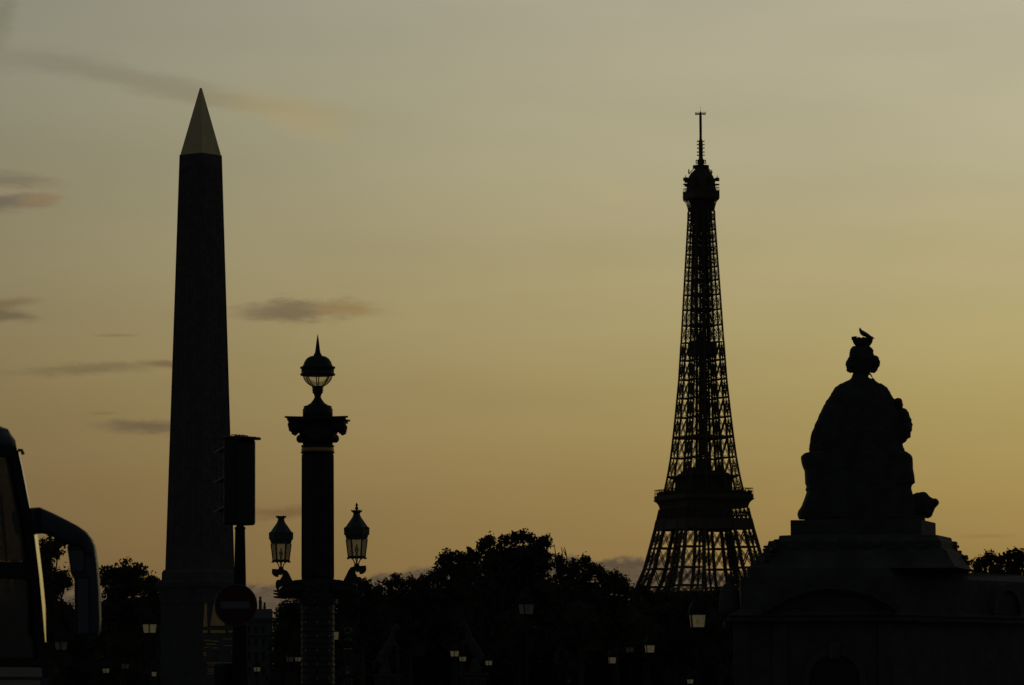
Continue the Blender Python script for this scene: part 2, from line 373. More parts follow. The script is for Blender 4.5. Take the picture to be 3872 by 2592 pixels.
# ------------------------------------------------------------------ obelisk
def obelisk():
    Y = 197.0; p = at(755, 2600, Y); k = Y / FPX
    root = thing('obelisk', 'tall dark granite obelisk with gilded pointed cap on a stone pedestal', 'obelisk', (p.x, Y, 0), 0)
    def zz(sy): return at(755, sy, Y).z
    ROT = R(-36.6 + 90)
    def ring(side, z):
        h = side / 2
        return [(x * math.cos(ROT) - y * math.sin(ROT), x * math.sin(ROT) + y * math.cos(ROT), z) for x, y in ((-h, -h), (h, -h), (h, h), (-h, h))]
    s0, s1 = 259 * k / 1.399, 160 * k / 1.399
    zb, zt = zz(2157), zz(588)
    MB().loft([ring(lerp(s0, s1, i / 12), lerp(zb, zt, i / 12)) for i in range(13)]).build('shaft', MT['granite'], root)
    MB().loft([ring(154 * k / 1.399, zt + .003), ring(8 * k / 1.399, zz(334))]).build('gilded_cap', MT['gilt'], root)
    gl = MB()
    rnd = random.Random(3)
    for f in range(4):
        a = ROT + f * math.pi / 2
        nx, ny = math.sin(a), -math.cos(a); tx, ty = math.cos(a), math.sin(a)
        for c in range(3):
            z = zb + 1.2
            while z < zt - 0.6:
                t = (z - zb) / (zt - zb); side = lerp(s0, s1, t)
                h = rnd.uniform(.15, .5); w = side * rnd.uniform(.06, .2)
                off = (c - 1) * side * .3 + rnd.uniform(-.03, .03); d = side / 2 - (zb * 0) + .008
                slope = (s0 - s1) / 2 / (zt - zb)
                if rnd.random() < .35:
                    gl.box((nx * d + tx * off, ny * d + ty * off, z + h / 2), (w * .45, .03, h), a)
                    gl.box((nx * d + tx * off, ny * d + ty * off, z + h * .8), (w, .034, h * .3), a)
                elif rnd.random() < .5:
                    gl.box((nx * d + tx * off, ny * d + ty * off, z + h * .25), (w, .03, h * .3), a)
                    gl.box((nx * d + tx * (off + w * .3), ny * d + ty * (off + w * .3), z + h * .7), (w * .35, .03, h * .45), a)
                else:
                    gl.box((nx * d + tx * off, ny * d + ty * off, z + h / 2), (w * rnd.uniform(.5, 1), .03, h * .6), a)
                z += h + rnd.uniform(.05, .15)
        for c in (-.46, -.155, .155, .46):
            pts = []
            for t in (0.03, 0.97):
                side = lerp(s0, s1, t); d = side / 2
                pts.append((nx * d + tx * c * side, ny * d + ty * c * side, lerp(zb, zt, t)))
            gl.bar(pts[0], pts[1], .03)
    gl.build('hieroglyphs', MT['granite'], root)
    pl = MB().loft([ring(286 * k / 1.399, zz(2193)), ring(284 * k / 1.399, zz(2166)), ring(270 * k / 1.399, zz(2156))])
    pl.build('plinth', MT['granite'], root)
    c_ = MB().loft([ring(w * k / 1.399, zz(y)) for w, y in ((298, 2285), (300, 2262), (308, 2240), (314, 2228), (326, 2222), (328, 2204), (318, 2196), (300, 2193.5))])
    c_.build('cornice', MT['pale_granite'], root)
    sp = 293 * k / 1.399
    MB().loft([ring(sp * 1.35, 0), ring(sp * 1.35, .9), ring(sp * 1.2, 1.0), ring(sp * 1.2, 1.3), ring(sp, 1.45), ring(sp * .995, zz(2285.5))]).build('pedestal', MT['pale_granite'], root)
    # gilded engraving on the right hand face
    a = ROT - math.pi / 2
    fs = None
    for f in range(4):
        b = ROT + f * math.pi / 2
        nx, ny = math.sin(b), -math.cos(b)
        if ny < 0 and nx > 0: fs = b
    nx, ny = math.sin(fs), -math.cos(fs); tx, ty = math.cos(fs), math.sin(fs)
    if tx < 0: tx, ty = -tx, -ty
    def face(poly, depth=.012):
        vs = []
        for d in (sp / 2 + .002, sp / 2 + depth):
            for zx, zy in poly:
                sx, sy = 550 + zx / 1.58, 1600 + zy / 1.58
                uu = (sx - 733) / 163.0
                off = (uu - .5) * sp
                vs.append((nx * d + tx * off, ny * d + ty * off, zz(sy)))
        n = len(poly)
        MB().add(vs, [tuple(range(n)), tuple(range(2 * n - 1, n - 1, -1))] + [(i, (i + 1) % n, (i + 1) % n + n, i + n) for i in range(n)]).build('gilded_engraving', MT['gold'], root)
    face([(303, 1075), (318, 1080), (318, 1150), (322, 1222), (291, 1222)])
    face([(364, 1085), (378, 1078), (430, 1092), (444, 1214), (342, 1214)])
    face([(291, 1243), (322, 1243), (322, 1258), (291, 1258)])
    face([(342, 1241), (448, 1241), (448, 1258), (342, 1258)])
    face([(470, 1243), (512, 1243), (512, 1253), (470, 1253)])
    for x0, y0, x1, y1 in ((300, 1300, 345, 1306), (352, 1304, 405, 1309), (310, 1322, 380, 1327), (300, 1342, 330, 1346), (350, 1345, 400, 1349),
                           (291, 1374, 314, 1382), (294, 1388, 316, 1396), (492, 1366, 516, 1372), (492, 1378, 512, 1386), (430, 1290, 500, 1294),
                           (318, 1434, 420, 1439), (330, 1446, 380, 1450), (318, 1470, 400, 1475), (325, 1482, 410, 1487), (318, 1496, 390, 1501), (440, 1330, 500, 1334)):
        face([(x0, y0), (x1, y0), (x1, y1), (x0, y1)])
obelisk()

# ------------------------------------------------------------------ rostral columns
def lantern_parts(root, kx, x, y, zf, s, finial, m_glass, nside=6, rot=0.0):
    """hexagonal lantern hung on root; zf maps relative photo rows to height"""
    def pr(rows): return [(w * s, zf(v)) for w, v in rows]
    lan = MB().lathe(pr([(80, 403), (86, 395), (92, 372), (101, 366), (103, 312), (96, 306), (88, 303), (60, 262), (36, 228), (27, 205), (26, 195)]), nside, (x, y), rot=rot)
    for i in range(nside):
        t = rot + 2 * math.pi * (i + .5) / nside
        lan.ball((x + .098 * 0 + math.cos(t) * 92 * s, y + math.sin(t) * 92 * s, zf(312)), 9 * s, 6, 4)
    lan = lan.build('lantern_roof', MT['verdigris'], root)
    cr = MB().lathe(pr([(25, 197), (34, 188), (42, 178), (40, 172), (25, 176)]), 12, (x, y))
    for i in range(6):
        t = i * math.pi / 3 + rot
        cr.tube([(x + 36 * s * math.cos(t), y + 36 * s * math.sin(t), zf(182)), (x + 44 * s * math.cos(t), y + 44 * s * math.sin(t), zf(166))], [8 * s, 1.5 * s], 5)
    cr.build('crown', MT['bronze'], lan)
    if finial:
        MB().lathe(pr([(12, 178), (8, 168), (14, 160), (14, 150), (6, 143), (10, 135), (9, 124), (4, 116), (1, 108)]), 10, (x, y)).build('finial', MT['bronze'], lan)
    MB().lathe(pr([(68, 538), (84, 404)]), nside, (x, y), rot=rot).build('lantern_glass', m_glass, root)
    fr = MB()
    for i in range(nside):
        t = rot + 2 * math.pi * i / nside
        fr.bar((x + 68 * s * math.cos(t), y + 68 * s * math.sin(t), zf(540)), (x + 85 * s * math.cos(t), y + 85 * s * math.sin(t), zf(402)), 7 * s)
    fr.lathe(pr([(60, 556), (74, 552), (75, 542), (66, 537)]), nside, (x, y), rot=rot)
    for i in range(nside):
        t = rot + 2 * math.pi * i / nside
        fr.ball((x + 73 * s * math.cos(t), y + 73 * s * math.sin(t), zf(557)), 8 * s, 6, 4)
    for i in range(4):
        t = rot + math.pi / 2 * i + .2
        fr.tube([(x + q * s * math.cos(t), y + q * s * math.sin(t), zf(v)) for q, v in ((66, 560), (50, 551), (34, 556), (24, 575), (16, 596), (14, 610))], 4.5 * s, 6)
    fr.build('lantern_frame', MT['bronze'], root)
    MB().lathe(pr([(9, 548), (9, 500), (16, 495), (16, 470), (6, 465), (6, 440)]), 8, (x, y)).build('burner', MT['grey'], root)

def rostral_column():
    Y = 120.0; p = at(1201.8, 2600, Y); k = Y / FPX
    root = thing('rostral_column', 'ornate bronze column with ball lamp on top and two lanterns on brackets beside traffic light', 'lamp column', (p.x, Y, 0), group='rostral lamp columns')
    def zz(sy): return at(1201.8, sy, Y).z
    def z2(v): return zz(1200 + v / 1.1267)
    q = k / 1.1267
    def pr(rows): return [(w * q, z2(v)) for w, v in rows]
    MB().lathe(pr([(68, 1117), (70, 1105), (69, 600), (68, 584)]), 192, flute=24, depth=.12).build('shaft', MT['bronze'], root, True)
    cap = MB().lathe(pr([(66, 582), (72, 580), (72, 574), (66, 571), (66, 556), (72, 552), (68, 545)]), 32)
    cap.lathe(pr([(67, 545), (70, 528), (84, 522), (90, 516), (82, 508), (78, 470), (84, 445), (95, 432)]), 32, flute=8, depth=.12)
    hw = 134 * q
    for z0, z1, g_ in ((447, 437, .93), (437, 430, 1.0)):
        pts = []
        for i in range(4):
            a, b = math.pi / 4 + i * math.pi / 2, math.pi / 4 + (i + 1) * math.pi / 2
            A = Vector((math.cos(a), math.sin(a), 0)) * hw * 1.414 * g_; B = Vector((math.cos(b), math.sin(b), 0)) * hw * 1.414 * g_
            mid = (A + B) / 2
            for t in (0.0, .04, .2, .35, .5, .65, .8, .96):
                v = A.lerp(B, t); f = 1 - .24 * math.sin(math.pi * min(1, max(0, (t - .04) / .92)))
                pts.append(mid + (v - mid) - mid * (1 - f))
        cap.loft([[(v.x, v.y, z2(z0)) for v in pts], [(v.x, v.y, z2(z1)) for v in pts]])
    for i in range(4):
        a = math.pi / 4 + i * math.pi / 2; c, s_ = math.cos(a), math.sin(a)
        for rr, v, b in ((142, 476, 19), (116, 468, 20)):
            cap.ball((rr * q * c, rr * q * s_, z2(v)), (b * q, b * q, b * q * .95), 12, 8)
        cap.tube([(r2 * q * c, r2 * q * s_, z2(v)) for r2, v in ((78, 520), (96, 490), (125, 454), (148, 450), (158, 464), (152, 486), (140, 492))], [10 * q, 12 * q, 13 * q, 13 * q, 12 * q, 11 * q, 8 * q], 8)
        b = i * math.pi / 2
        cap.ball((72 * q * math.cos(b), 72 * q * math.sin(b), z2(518)), 20 * q, 10, 6)
        cap.ball((88 * q * math.cos(b), 88 * q * math.sin(b), z2(436)), 14 * q, 10, 6)
    cap.build('capital', MT['bronze'], root, True)
    MB().lathe(pr([(68.5, 575), (70, 568), (70, 560), (67.5, 557)]), 40).build('gilded_collar', MT['gold'], root)
    dr = MB().lathe(pr([(64, 430), (64, 392), (60, 389), (60, 380), (44, 375), (30, 366), (19, 352), (14, 342), (14, 336), (18, 326), (24, 320), (21, 316), (26, 311), (21, 306), (26, 300), (20, 294)]), 32)
    dr.build('lamp_foot', MT['bronze'], root, True)
    MB().lathe(pr([(20, 295), (34, 288), (48, 276), (57, 263), (61, 249)]), 32).build('globe_glass', MT['globe'], root, True)
    gb = MB()
    for i in range(8):
        t = i * math.pi / 4 + .13
        gb.tube([(w * q * math.cos(t), w * q * math.sin(t), z2(v)) for w, v in ((21, 296), (35, 289), (49, 277), (58, 264), (62, 249))], 2.2 * q, 5)
    gb.build('globe_ribs', MT['bronze'], root)
    MB().lathe(pr([(70, 250), (76, 247), (74, 242), (70, 238), (70, 222), (75, 218), (75, 212), (66, 210), (63, 206), (57, 190), (47, 176), (34, 168), (17, 164), (17, 157), (13, 155)]), 36).build('globe_cap', MT['bronze'], root, True)
    MB().lathe(pr([(13, 157), (10, 140), (5, 100), (1, 74)]), 12).build('spike', MT['bronze'], root, True)
    # ship prows
    for sgn in (-1, 1):
        pw = MB(); e = 185 if sgn < 0 else 190
        rings = []
        for t, wt, zt, zb in ((0, 62, 1119, 1200), (.35, 60, 1121, 1200), (.6, 48, 1128, 1198), (.85, 24, 1150, 1195), (1.0, 5, 1168, 1190)):
            x = sgn * lerp(50, e - 14, t) * q
            rings.append([(x, -wt * q, z2(zt)), (x, wt * q, z2(zt)), (x, wt * q * .9, z2((zt + zb) / 2)), (x, 4 * q, z2(zb)), (x, -4 * q, z2(zb)), (x, -wt * q * .9, z2((zt + zb) / 2))])
        pw.loft(rings)
        for v in (1166, 1178, 1192):
            pw.tube([(sgn * 130 * q, 0, z2(v + 2)), (sgn * (e - 2) * q, 0, z2(v)), (sgn * (e + 6) * q, 0, z2(v - 1))], [8 * q, 4.5 * q, 1.5 * q], 6)
        for v in (1132, 1160):
            pw.tube([(sgn * 60 * q, -62 * q, z2(v)), (sgn * 110 * q, -58 * q, z2(v)), (sgn * 150 * q, -36 * q, z2(v + 10)), (sgn * 174 * q, -6 * q, z2(v + 22))], 4 * q, 6)
        pw.build('ship_prow', MT['bronze'], root, bevel=.01)
    # front crest, lower pedestal
    sh = MB().prism([(x * q, z2(v)) for x, v in ((-52, 1125), (52, 1125), (52, 1190), (40, 1212), (-40, 1212), (-52, 1190))], -82 * q, -60 * q)
    for i in range(7): sh.ball((random.uniform(-38, 38) * q, -82 * q, z2(random.uniform(1138, 1200))), (14 * q, 8 * q, 12 * q), 10, 6)
    sh.build('crest', MT['bronze'], root, bevel=.02)
    lp = MB().lathe(pr([(84, 1222), (84, 1200), (76, 1196), (76, 1120), (72, 1117)]), 32)
    rows = [(72, 1222)]
    for i in range(14):
        v = 1228 + i * 25
        rows += [(70, v), (71.5, v + 6), (71.5, v + 10), (69.5, v + 14), (69.5, v + 24)]
    lp.lathe(pr(rows[::-1]), 40)
    zl = z2(1228 + 14 * 25)
    lp.lathe([(1.15, 0), (1.15, .3), (.95, .4), (.95, .9), (.72, 1.05), (.62, zl * .9), (.62, zl)], 8)
    lp.build('lower_drum', MT['bronze'], root)
    gi = MB()
    for i in range(6):
        v = 1240 + i * 60
        for a in range(8):
            t = a * math.pi / 4 + .02
            gi.ball((69 * q * math.cos(t), 69 * q * math.sin(t), z2(v)), (3.5 * q, 3.5 * q, 6 * q), 8, 5)
    gi.build('gilded_bosses', MT['gold'], root)
    # brackets and lanterns: left one has lost its finial
    for sx, dv, s_, fin, sgn in ((1063, 12.2, .955, False, -1), (1349, 0.0, 1.0, True, 1)):
        x = (sx - 1201.8) * k; s2 = s_ * k / 2.114
        def zf(v, dv=dv, s_=s_): return zz(1850 + (560 + (v - 560) * s_) / 2.114 + dv)
        lantern_parts(root, k, x, 0, zf, s2, fin, MT['frosted'], 6, R(0))
        br = MB().lathe([(w * s2, zf(v)) for w, v in ((10, 655), (17, 645), (24, 628), (24, 612), (15, 604), (12, 595))], 12, (x, 0))
        u_ = -sgn
        br.prism([(x + u_ * a * s2, zf(v)) for a, v in ((-2, 628), (10, 622), (32, 622), (48, 628), (66, 652), (84, 690), (104, 728), (104, 760), (2, 760), (-24, 745), (-12, 715), (0, 690), (12, 672), (6, 650))], -26 * s2, 26 * s2)
        br.prism([(x - u_ * a * s2, zf(v)) for a, v in ((-4, 618), (74, 614), (76, 650), (66, 666), (48, 680), (22, 682), (22, 664), (8, 664), (-4, 670))], -30 * s2, 30 * s2)
        br.ball((x - u_ * 16 * s2, 0, zf(735)), (30 * s2, 30 * s2, 34 * s2), 12, 8)
        br.tube([(x - u_ * a * s2, 0, zf(v)) for a, v in ((6, 715), (26, 732), (32, 760), (24, 790))], [16 * s2, 18 * s2, 16 * s2, 10 * s2], 8)
        br.build('bracket', MT['bronze'], root, bevel=.012)
    return root
rc = rostral_column()
far = copy_tree(rc)
S2 = 0.80; Yf = 430.0
pf = at(1316, 2600, Yf)
far.location = (pf.x, Yf, 0)
# its foot stands on the same square: height set by scale so that the ball sits where the photo shows it
far.scale = (0.86, 0.86, (at(1316, 2371, Yf).z) / (at(1201.8, 1338, 120.0).z))
far.rotation_euler = (0, 0, R(90))
far['label'] = 'small distant lamp column with pale ball top, against the dark trees'

# ------------------------------------------------------------------ traffic light and sign
def traffic_light():
    Y = 45.0; p = at(907, 2600, Y); k = Y / FPX
    root = thing('traffic_light', 'black traffic light seen from behind on a tapered pole in front of the obelisk', 'traffic light', (p.x, Y, 0))
    def X(sx): return (sx - 907) * k
    def zz(sy): return at(907, sy, Y).z
    MB().lathe([(.14, 0), (.14, .6), (.12, .66), (34 * k, zz(2592)), (25 * k, zz(2300)), (19.0 * k, zz(2004)), (21 * k, zz(2000)), (21 * k, zz(1996)), (14 * k, zz(1990)), (13 * k, zz(1980))], 20).build('pole', MT['iron'], root, True)
    th = math.asin(.58)
    fx, fy = -.75, .661                     # the lamps look away from us and to the left
    w, d = .31, .20
    a = math.atan2(fy, fx) - math.pi / 2    # local +y looks along f
    cx = X(905); h0, h1 = zz(1987), zz(1662)
    ca_, sa_ = math.cos(a), math.sin(a)
    def rot(v): return Vector((cx + v.x * ca_ - v.y * sa_, v.x * sa_ + v.y * ca_, v.z))
    MB().box((0, 0, (h0 + h1) / 2), (w, d, h1 - h0)).xf(rot).build('signal_box', MT['black'], root, bevel=.03, seg=4)
    cp = MB().box((0, 0, h1 + .012), (w + .01, d + .02, .036))
    cp.box((.02, -d / 2 - .035, h1 + .006), (w * .9, .07, .03))
    cp.xf(rot).build('top_cap', MT['black'], root, bevel=.012)
    hr = MB(); zr = h1 + .03
    hr.tube([(-.13, 0, zr - .01), (-.12, 0, zr + .014), (.12, 0, zr + .014), (.13, 0, zr - .01)], .005, 6)
    for x in (-.06, 0, .05): hr.tube([(x, 0, zr - .01), (x, 0, zr + .022)], .006, 6)
    hr.xf(rot).build('top_rail', MT['black'], root)
    pitch = 113 * k
    for i in range(3):
        zc = zz(1600 + (118 + 178 * i) / 1.58) - .125
        vs = []; fs = []; n = 10
        for j, (yy, rr) in enumerate(((d / 2 - .004, .125), (d / 2 + .235, .125))):
            for t in range(n + 1):
                b = R(62) + R(56) * t / n
                for q in (rr, rr - .005): vs.append((q * math.cos(b), yy, zc + q * math.sin(b) - .085 * j))
        m = 2 * (n + 1)
        for t in range(n):
            o_ = 2 * t
            fs += [(o_, o_ + 2, m + o_ + 2, m + o_), (o_ + 1, m + o_ + 1, m + o_ + 3, o_ + 3), (m + o_, m + o_ + 2, m + o_ + 3, m + o_ + 1), (o_, o_ + 1, o_ + 3, o_ + 2)]
        fs += [(0, 1, m + 1, m), (2 * n, m + 2 * n, m + 2 * n + 1, 2 * n + 1)]
        v = MB().add(vs, fs).xf(rot).build('visor', MT['grey'], root)
        b = R(118); MB().tube([(.125 * math.cos(b), d / 2, zc + .127 * math.sin(b)), (.125 * math.cos(b), d / 2 + .235, zc + .127 * math.sin(b) - .085)], .006, 6).xf(rot).build('visor_glint', MT['rim'], v)  # white tube is a painted highlight along the visor edge
        MB().ball((0, d / 2 + .002, zc), (.1, .025, .1), 16, 8).xf(rot).build('lens', MT['lens'], v)
    rp = MB().box((X(846), 0.05, (zz(2506) + zz(2700)) / 2), (.20, .16, zz(2506) - zz(2700)), a)
    rp.build('repeater_box', MT['black'], root, bevel=.035, seg=4)
    return root
traffic_light()
def no_entry():
    Y = 44.86; p = at(892, 2289, Y); k = Y / FPX
    root = thing('road_sign', 'round red no entry sign with white bar mounted on the traffic light pole', 'road sign', p, R(0))
    def disc(r0, y0, y1, n=64): return MB().prism([(r0 * math.cos(2 * math.pi * i / n), r0 * math.sin(2 * math.pi * i / n)) for i in range(n)], y0, y1)
    tilt = R(14)
    for nm, mb, m in (('backing_plate', disc(81 * k, -.012, .02), 'grey'), ('sign_face', disc(77 * k, -.0155, -.0125), 'red'),
                      ('white_bar', MB().box((-3 * k, -.0185, 0), (110 * k, .004, 28 * k)), 'white')):
        mb.build(nm, MT[m], root)
    for z in (.06, -.06): MB().box((.03, .035, z), (.16, .03, .03)).build('clamp', MT['grey'], root)
    root.rotation_euler = (0, 0, R(6))
no_entry()

# ------------------------------------------------------------------ coach
def coach():
    Y = 30.0; k = Y / FPX; PHI = R(50)
    base = at(169, 2410, Y)
    root = thing('tour_coach', 'silver blue tour coach at the left edge with large drooping side mirror', 'coach', (base.x, Y, 0), PHI)
    prof = [(0.06, .35), (.09, .9), (.07, 1.6), (.0, 2.07), (-.03, 2.28), (-.065, 2.5), (-.12, 2.78), (-.18, 3.0), (-.27, 3.28), (-.32, 3.41), (-.34, 3.50), (-.385, 3.57), (-.48, 3.625), (-.85, 3.67)]
    prof = [(q * .86 if q < 0 else q, z) for q, z in prof]
    def fu(z): return interp([(zz, uu) for uu, zz in prof], z)
    Wd = 2.5; LEN = 12.0
    def shell(z0, z1, y0, y1, x_back, inset=0.0):
        zs = [z for _, z in prof if z0 < z < z1]; zs = [z0] + zs + [z1]
        return [(fu(z) - inset, z) for z in zs]
    # roof: rounded, from gasket upward
    rf = MB(); rings = []
    front = [(fu(z), z) for z in (3.40, 3.45, 3.49, 3.555, 3.60, 3.64)]
    def sect(x, lift):
        pts = []
        for yy, zz in ((0, 3.40), (.005, 3.47), (.04, 3.55), (.12, 3.615), (.3, 3.65), (.9, 3.68), (1.6, 3.68), (2.2, 3.65), (2.38, 3.615), (2.46, 3.55), (2.495, 3.47), (2.5, 3.40)):
            pts.append((x, yy, min(zz, lift) if zz > 3.40 else zz))
        return pts
    for x, lift in ((-12, 3.71), (-6, 3.71), (-2, 3.71), (-1.1, 3.705), (-.75, 3.69), (-.52, 3.66), (-.41, 3.625), (-.33, 3.575), (-.29, 3.505), (-.277, 3.42)):
        rings.append(sect(x, lift))
    rf.loft(rings); rf.build('roof', MT['paint'], root, True)
    # side wall under the windows, floor, tail, front panel
    bd = MB().prism([(-LEN, .35)] + shell(.35, 1.80, 0, 0, 0)[:] + [(-LEN, 1.80)], 0, .05)
    bd.prism([(-LEN, .35)] + shell(.35, 1.80, 0, 0, 0)[:] + [(-LEN, 1.80)], Wd - .05, Wd)
    bd.box((-LEN - .03, Wd / 2, 2.0), (.06, Wd, 3.3)); bd.box((-LEN / 2, Wd / 2, .4), (LEN - .4, Wd - .12, .1))
    fp = [[(u_ , .06, z), (u_, Wd - .06, z), (u_ - .05, Wd - .06, z), (u_ - .05, .06, z)] for u_, z in shell(.35, 1.55, 0, 0, 0)]
    bd.loft(fp)
    bd.build('body', MT['paint'], root)
    lb = MB().prism([(-1.0, 1.80), (fu(1.80) - .07, 1.80), (fu(1.87) - .07, 1.87), (-1.0, 1.87)], -.012, .05)
    lb.build('door_ledge', MT['cream'], root, bevel=.008)
    MB().prism([(-.95, .5), (fu(1.0) - .09, .5), (fu(1.78) - .09, 1.78), (-.95, 1.78)], -.006, -.001).build('door_panel', MT['cream'], root, bevel=.002)
    # black frame parts round the door glass
    fr = MB()
    def band(z0, z1, w0=0.0, y=-.004, xb=-LEN):
        a = shell(z0, z1, 0, 0, 0, w0)
        fr.prism([(xb, z0)] + a + [(xb, z1)], y, .05)
    band(3.345, 3.40, .0); band(2.49, 2.61, .0); band(1.88, 1.93, .0, xb=-1.0)
    pil = shell(1.8, 3.40, 0, 0, 0); ins = [(x - .085, z) for x, z in pil][::-1]
    fr.prism(pil + ins, -.003, .06)
    fr.prism(pil + ins, Wd - .06, Wd + .003)
    fr.prism([(-1.06, 1.8), (-.98, 1.8), (-.98, 3.4), (-1.06, 3.4)], -.003, .05)
    for xx in (-3, -5, -7, -9, -11.8): fr.prism([(xx, 1.8), (xx + .08, 1.8), (xx + .08, 3.4), (xx, 3.4)], -.002, .05)
    fr.build('window_frame', MT['rubber'], root)
    up = [(-1.0, 2.62)] + [(x - .09, z) for x, z in shell(2.62, 3.34, 0, 0, 0)] + [(-1.0, 3.34)]
    MB().prism(up, .01, .02).build('side_window', MT['coachglass'], root)
    lo = [(-1.0, 1.94)] + [(x - .09, z) for x, z in shell(1.94, 2.48, 0, 0, 0)] + [(-1.0, 2.48)]
    MB().prism(lo, .01, .02).build('side_window', MT['coachglass'], root)
    rear = MB().prism([(-LEN, 1.8), (-1.06, 1.8), (-1.06, 3.34), (-LEN, 3.34)], .012, .022)
    rear.build('side_window', MT['coachglass'], root)
    MB().prism([(-LEN, 1.8), (fu(1.8) - .1, 1.8), (fu(3.34) - .1, 3.34), (-LEN, 3.34)], Wd - .022, Wd - .012).build('side_window', MT['coachglass'], root)
    ws = [[(u_ + .03, .09, z), (u_ + .22, Wd * .3, z), (u_ + .22, Wd * .7, z), (u_ - .005, Wd - .05, z), (u_ - .012, Wd - .05, z), (u_ + .21, Wd * .7, z), (u_ + .21, Wd * .3, z), (u_ + .02, .09, z)] for u_, z in shell(1.5, 3.40, 0, 0, 0)]
    MB().loft(ws).build('windscreen', MT['coachglass'], root)
    dash = MB().box((-.35, Wd / 2, 1.55), (.55, Wd - .2, .3)).box((-1.6, Wd / 2, 2.2), (.5, Wd - .3, 1.2)).box((-.7, 1.4, 2.55), (.1, 1.5, .1)).box((-1.0, Wd / 2, 3.2), (1.0, Wd - .2, .16))
    dash.build('dashboard', MT['black'], root)
    MB().tube([(-.32, .12, 3.1), (-.26, .12, 2.62)], .011, 8).build('reflection_streak', MT['chrome'], root)  # bright rod standing in for a reflection streak in the window
    # polished chamfer where the front wraps round
    rg = []
    for z in (2.05, 2.1, 2.2, 2.3, 2.4, 2.5, 2.65, 2.8, 2.93, 2.97, 3.1, 3.25, 3.38):
        w_ = .11 if z < 2.95 else .03
        if z < 2.3: w_ = lerp(.03, .11, max(0, (z - 2.03) / .27))
        A_ = Vector((fu(z), 0)); B_ = A_ + Vector((.836, .545)) * w_
        n_ = Vector((-.545, .836)) * .03
        rg.append([(A_.x, A_.y, z), (B_.x, B_.y, z), (B_.x + n_.x, B_.y + n_.y, z), (A_.x + n_.x, A_.y + n_.y, z)])
    MB().loft(rg).build('edge_trim', MT['chrome'], root)
    lc = [[(fu(z), 0, z), (fu(z) + .02, .03, z), (fu(z) - .02, .12, z), (fu(z) - .06, .04, z)] for z in (1.5, 1.7, 1.9, 2.045)]
    MB().loft(lc).build('lower_corner', MT['rubber'], root)
    MB().tube([(-.28, -.01, 3.40), (-.262, -.03, 3.40), (-.25, -.035, 3.37)], .012, 8).build('marker_lamp', MT['rubber'], root)
    # wheels below
    for x in (-2.4, -8.8):
        for y in (.18, Wd - .18):
            w_ = MB().lathe([(.3, -.14), (.46, -.14), (.5, -.1), (.5, .1), (.46, .14), (.3, .14)], 28)
            w_.xf(lambda v: Vector((x + v.x, y + v.z, .5 + v.y))); t_ = w_.build('wheel', MT['rubber'], root, True)
            MB().lathe([(.05, -.142), (.29, -.13), (.29, .13), (.05, .142)], 20).xf(lambda v: Vector((x + v.x, y + v.z, .5 + v.y))).build('rim', MT['grey'], t_)
    # mirror: drawn out where it hangs, in front of and outside the corner
    ci, si = math.cos(-PHI), math.sin(-PHI)
    def toloc(v):
        x, y = v.x - base.x, v.y - Y
        return Vector((x * ci - y * si, x * si + y * ci, v.z))
    def zp(poly): return [((at(a / 1.505, 1550 + b / 1.505, Y)).x for _ in (0,)) and (at(a / 1.505, 1550 + b / 1.505, Y).x, at(a / 1.505, 1550 + b / 1.505, Y).z) for a, b in poly]
    arm = MB().prism(zp([(130, 580), (160, 562), (230, 557), (300, 588), (380, 628), (440, 660), (490, 695), (522, 735), (541, 778), (548, 840), (480, 840), (470, 785), (385, 770), (290, 718), (235, 700), (200, 708), (130, 712)]), Y - .09, Y + .09).xf(toloc).build('mirror_arm', MT['paint'], root, True, bevel=.035, seg=4)
    MB().prism(zp([(72, 585), (150, 572), (150, 716), (96, 716)]), Y - .11, Y + .05).xf(toloc).build('arm_mount', MT['black'], arm, bevel=.012)
    MB().prism(zp([(208, 565), (222, 562), (246, 570), (246, 690), (222, 700), (208, 702)]), Y - .096, Y + .05).xf(toloc).build('arm_hinge', MT['black'], arm, bevel=.008)
    hs = MB().prism(zp([(385, 772), (538, 770), (554, 880), (567, 1050), (571, 1200), (568, 1255), (558, 1288), (448, 1290), (430, 1272), (428, 968), (408, 935)]), Y - .07, Y + .10).xf(toloc).build('mirror_housing', MT['paint'], root, True, bevel=.035, seg=4)
    MB().prism(zp([(392, 795), (488, 795), (492, 930), (412, 930)]), Y - .074, Y - .066).xf(toloc).build('mirror_surround', MT['black'], hs, bevel=.003)
    MB().prism(zp([(402, 803), (480, 803), (483, 922), (418, 922)]), Y - .078, Y - .0745).xf(toloc).build('mirror_glass', MT['mirror'], hs)
    MB().prism(zp([(434, 955), (517, 950), (522, 1282), (440, 1284)]), Y - .074, Y - .066).xf(toloc).build('mirror_surround', MT['black'], hs, bevel=.003)
    MB().prism(zp([(446, 966), (508, 962), (512, 1272), (450, 1274)]), Y - .078, Y - .0745).xf(toloc).build('mirror_glass', MT['mirror'], hs)
coach()

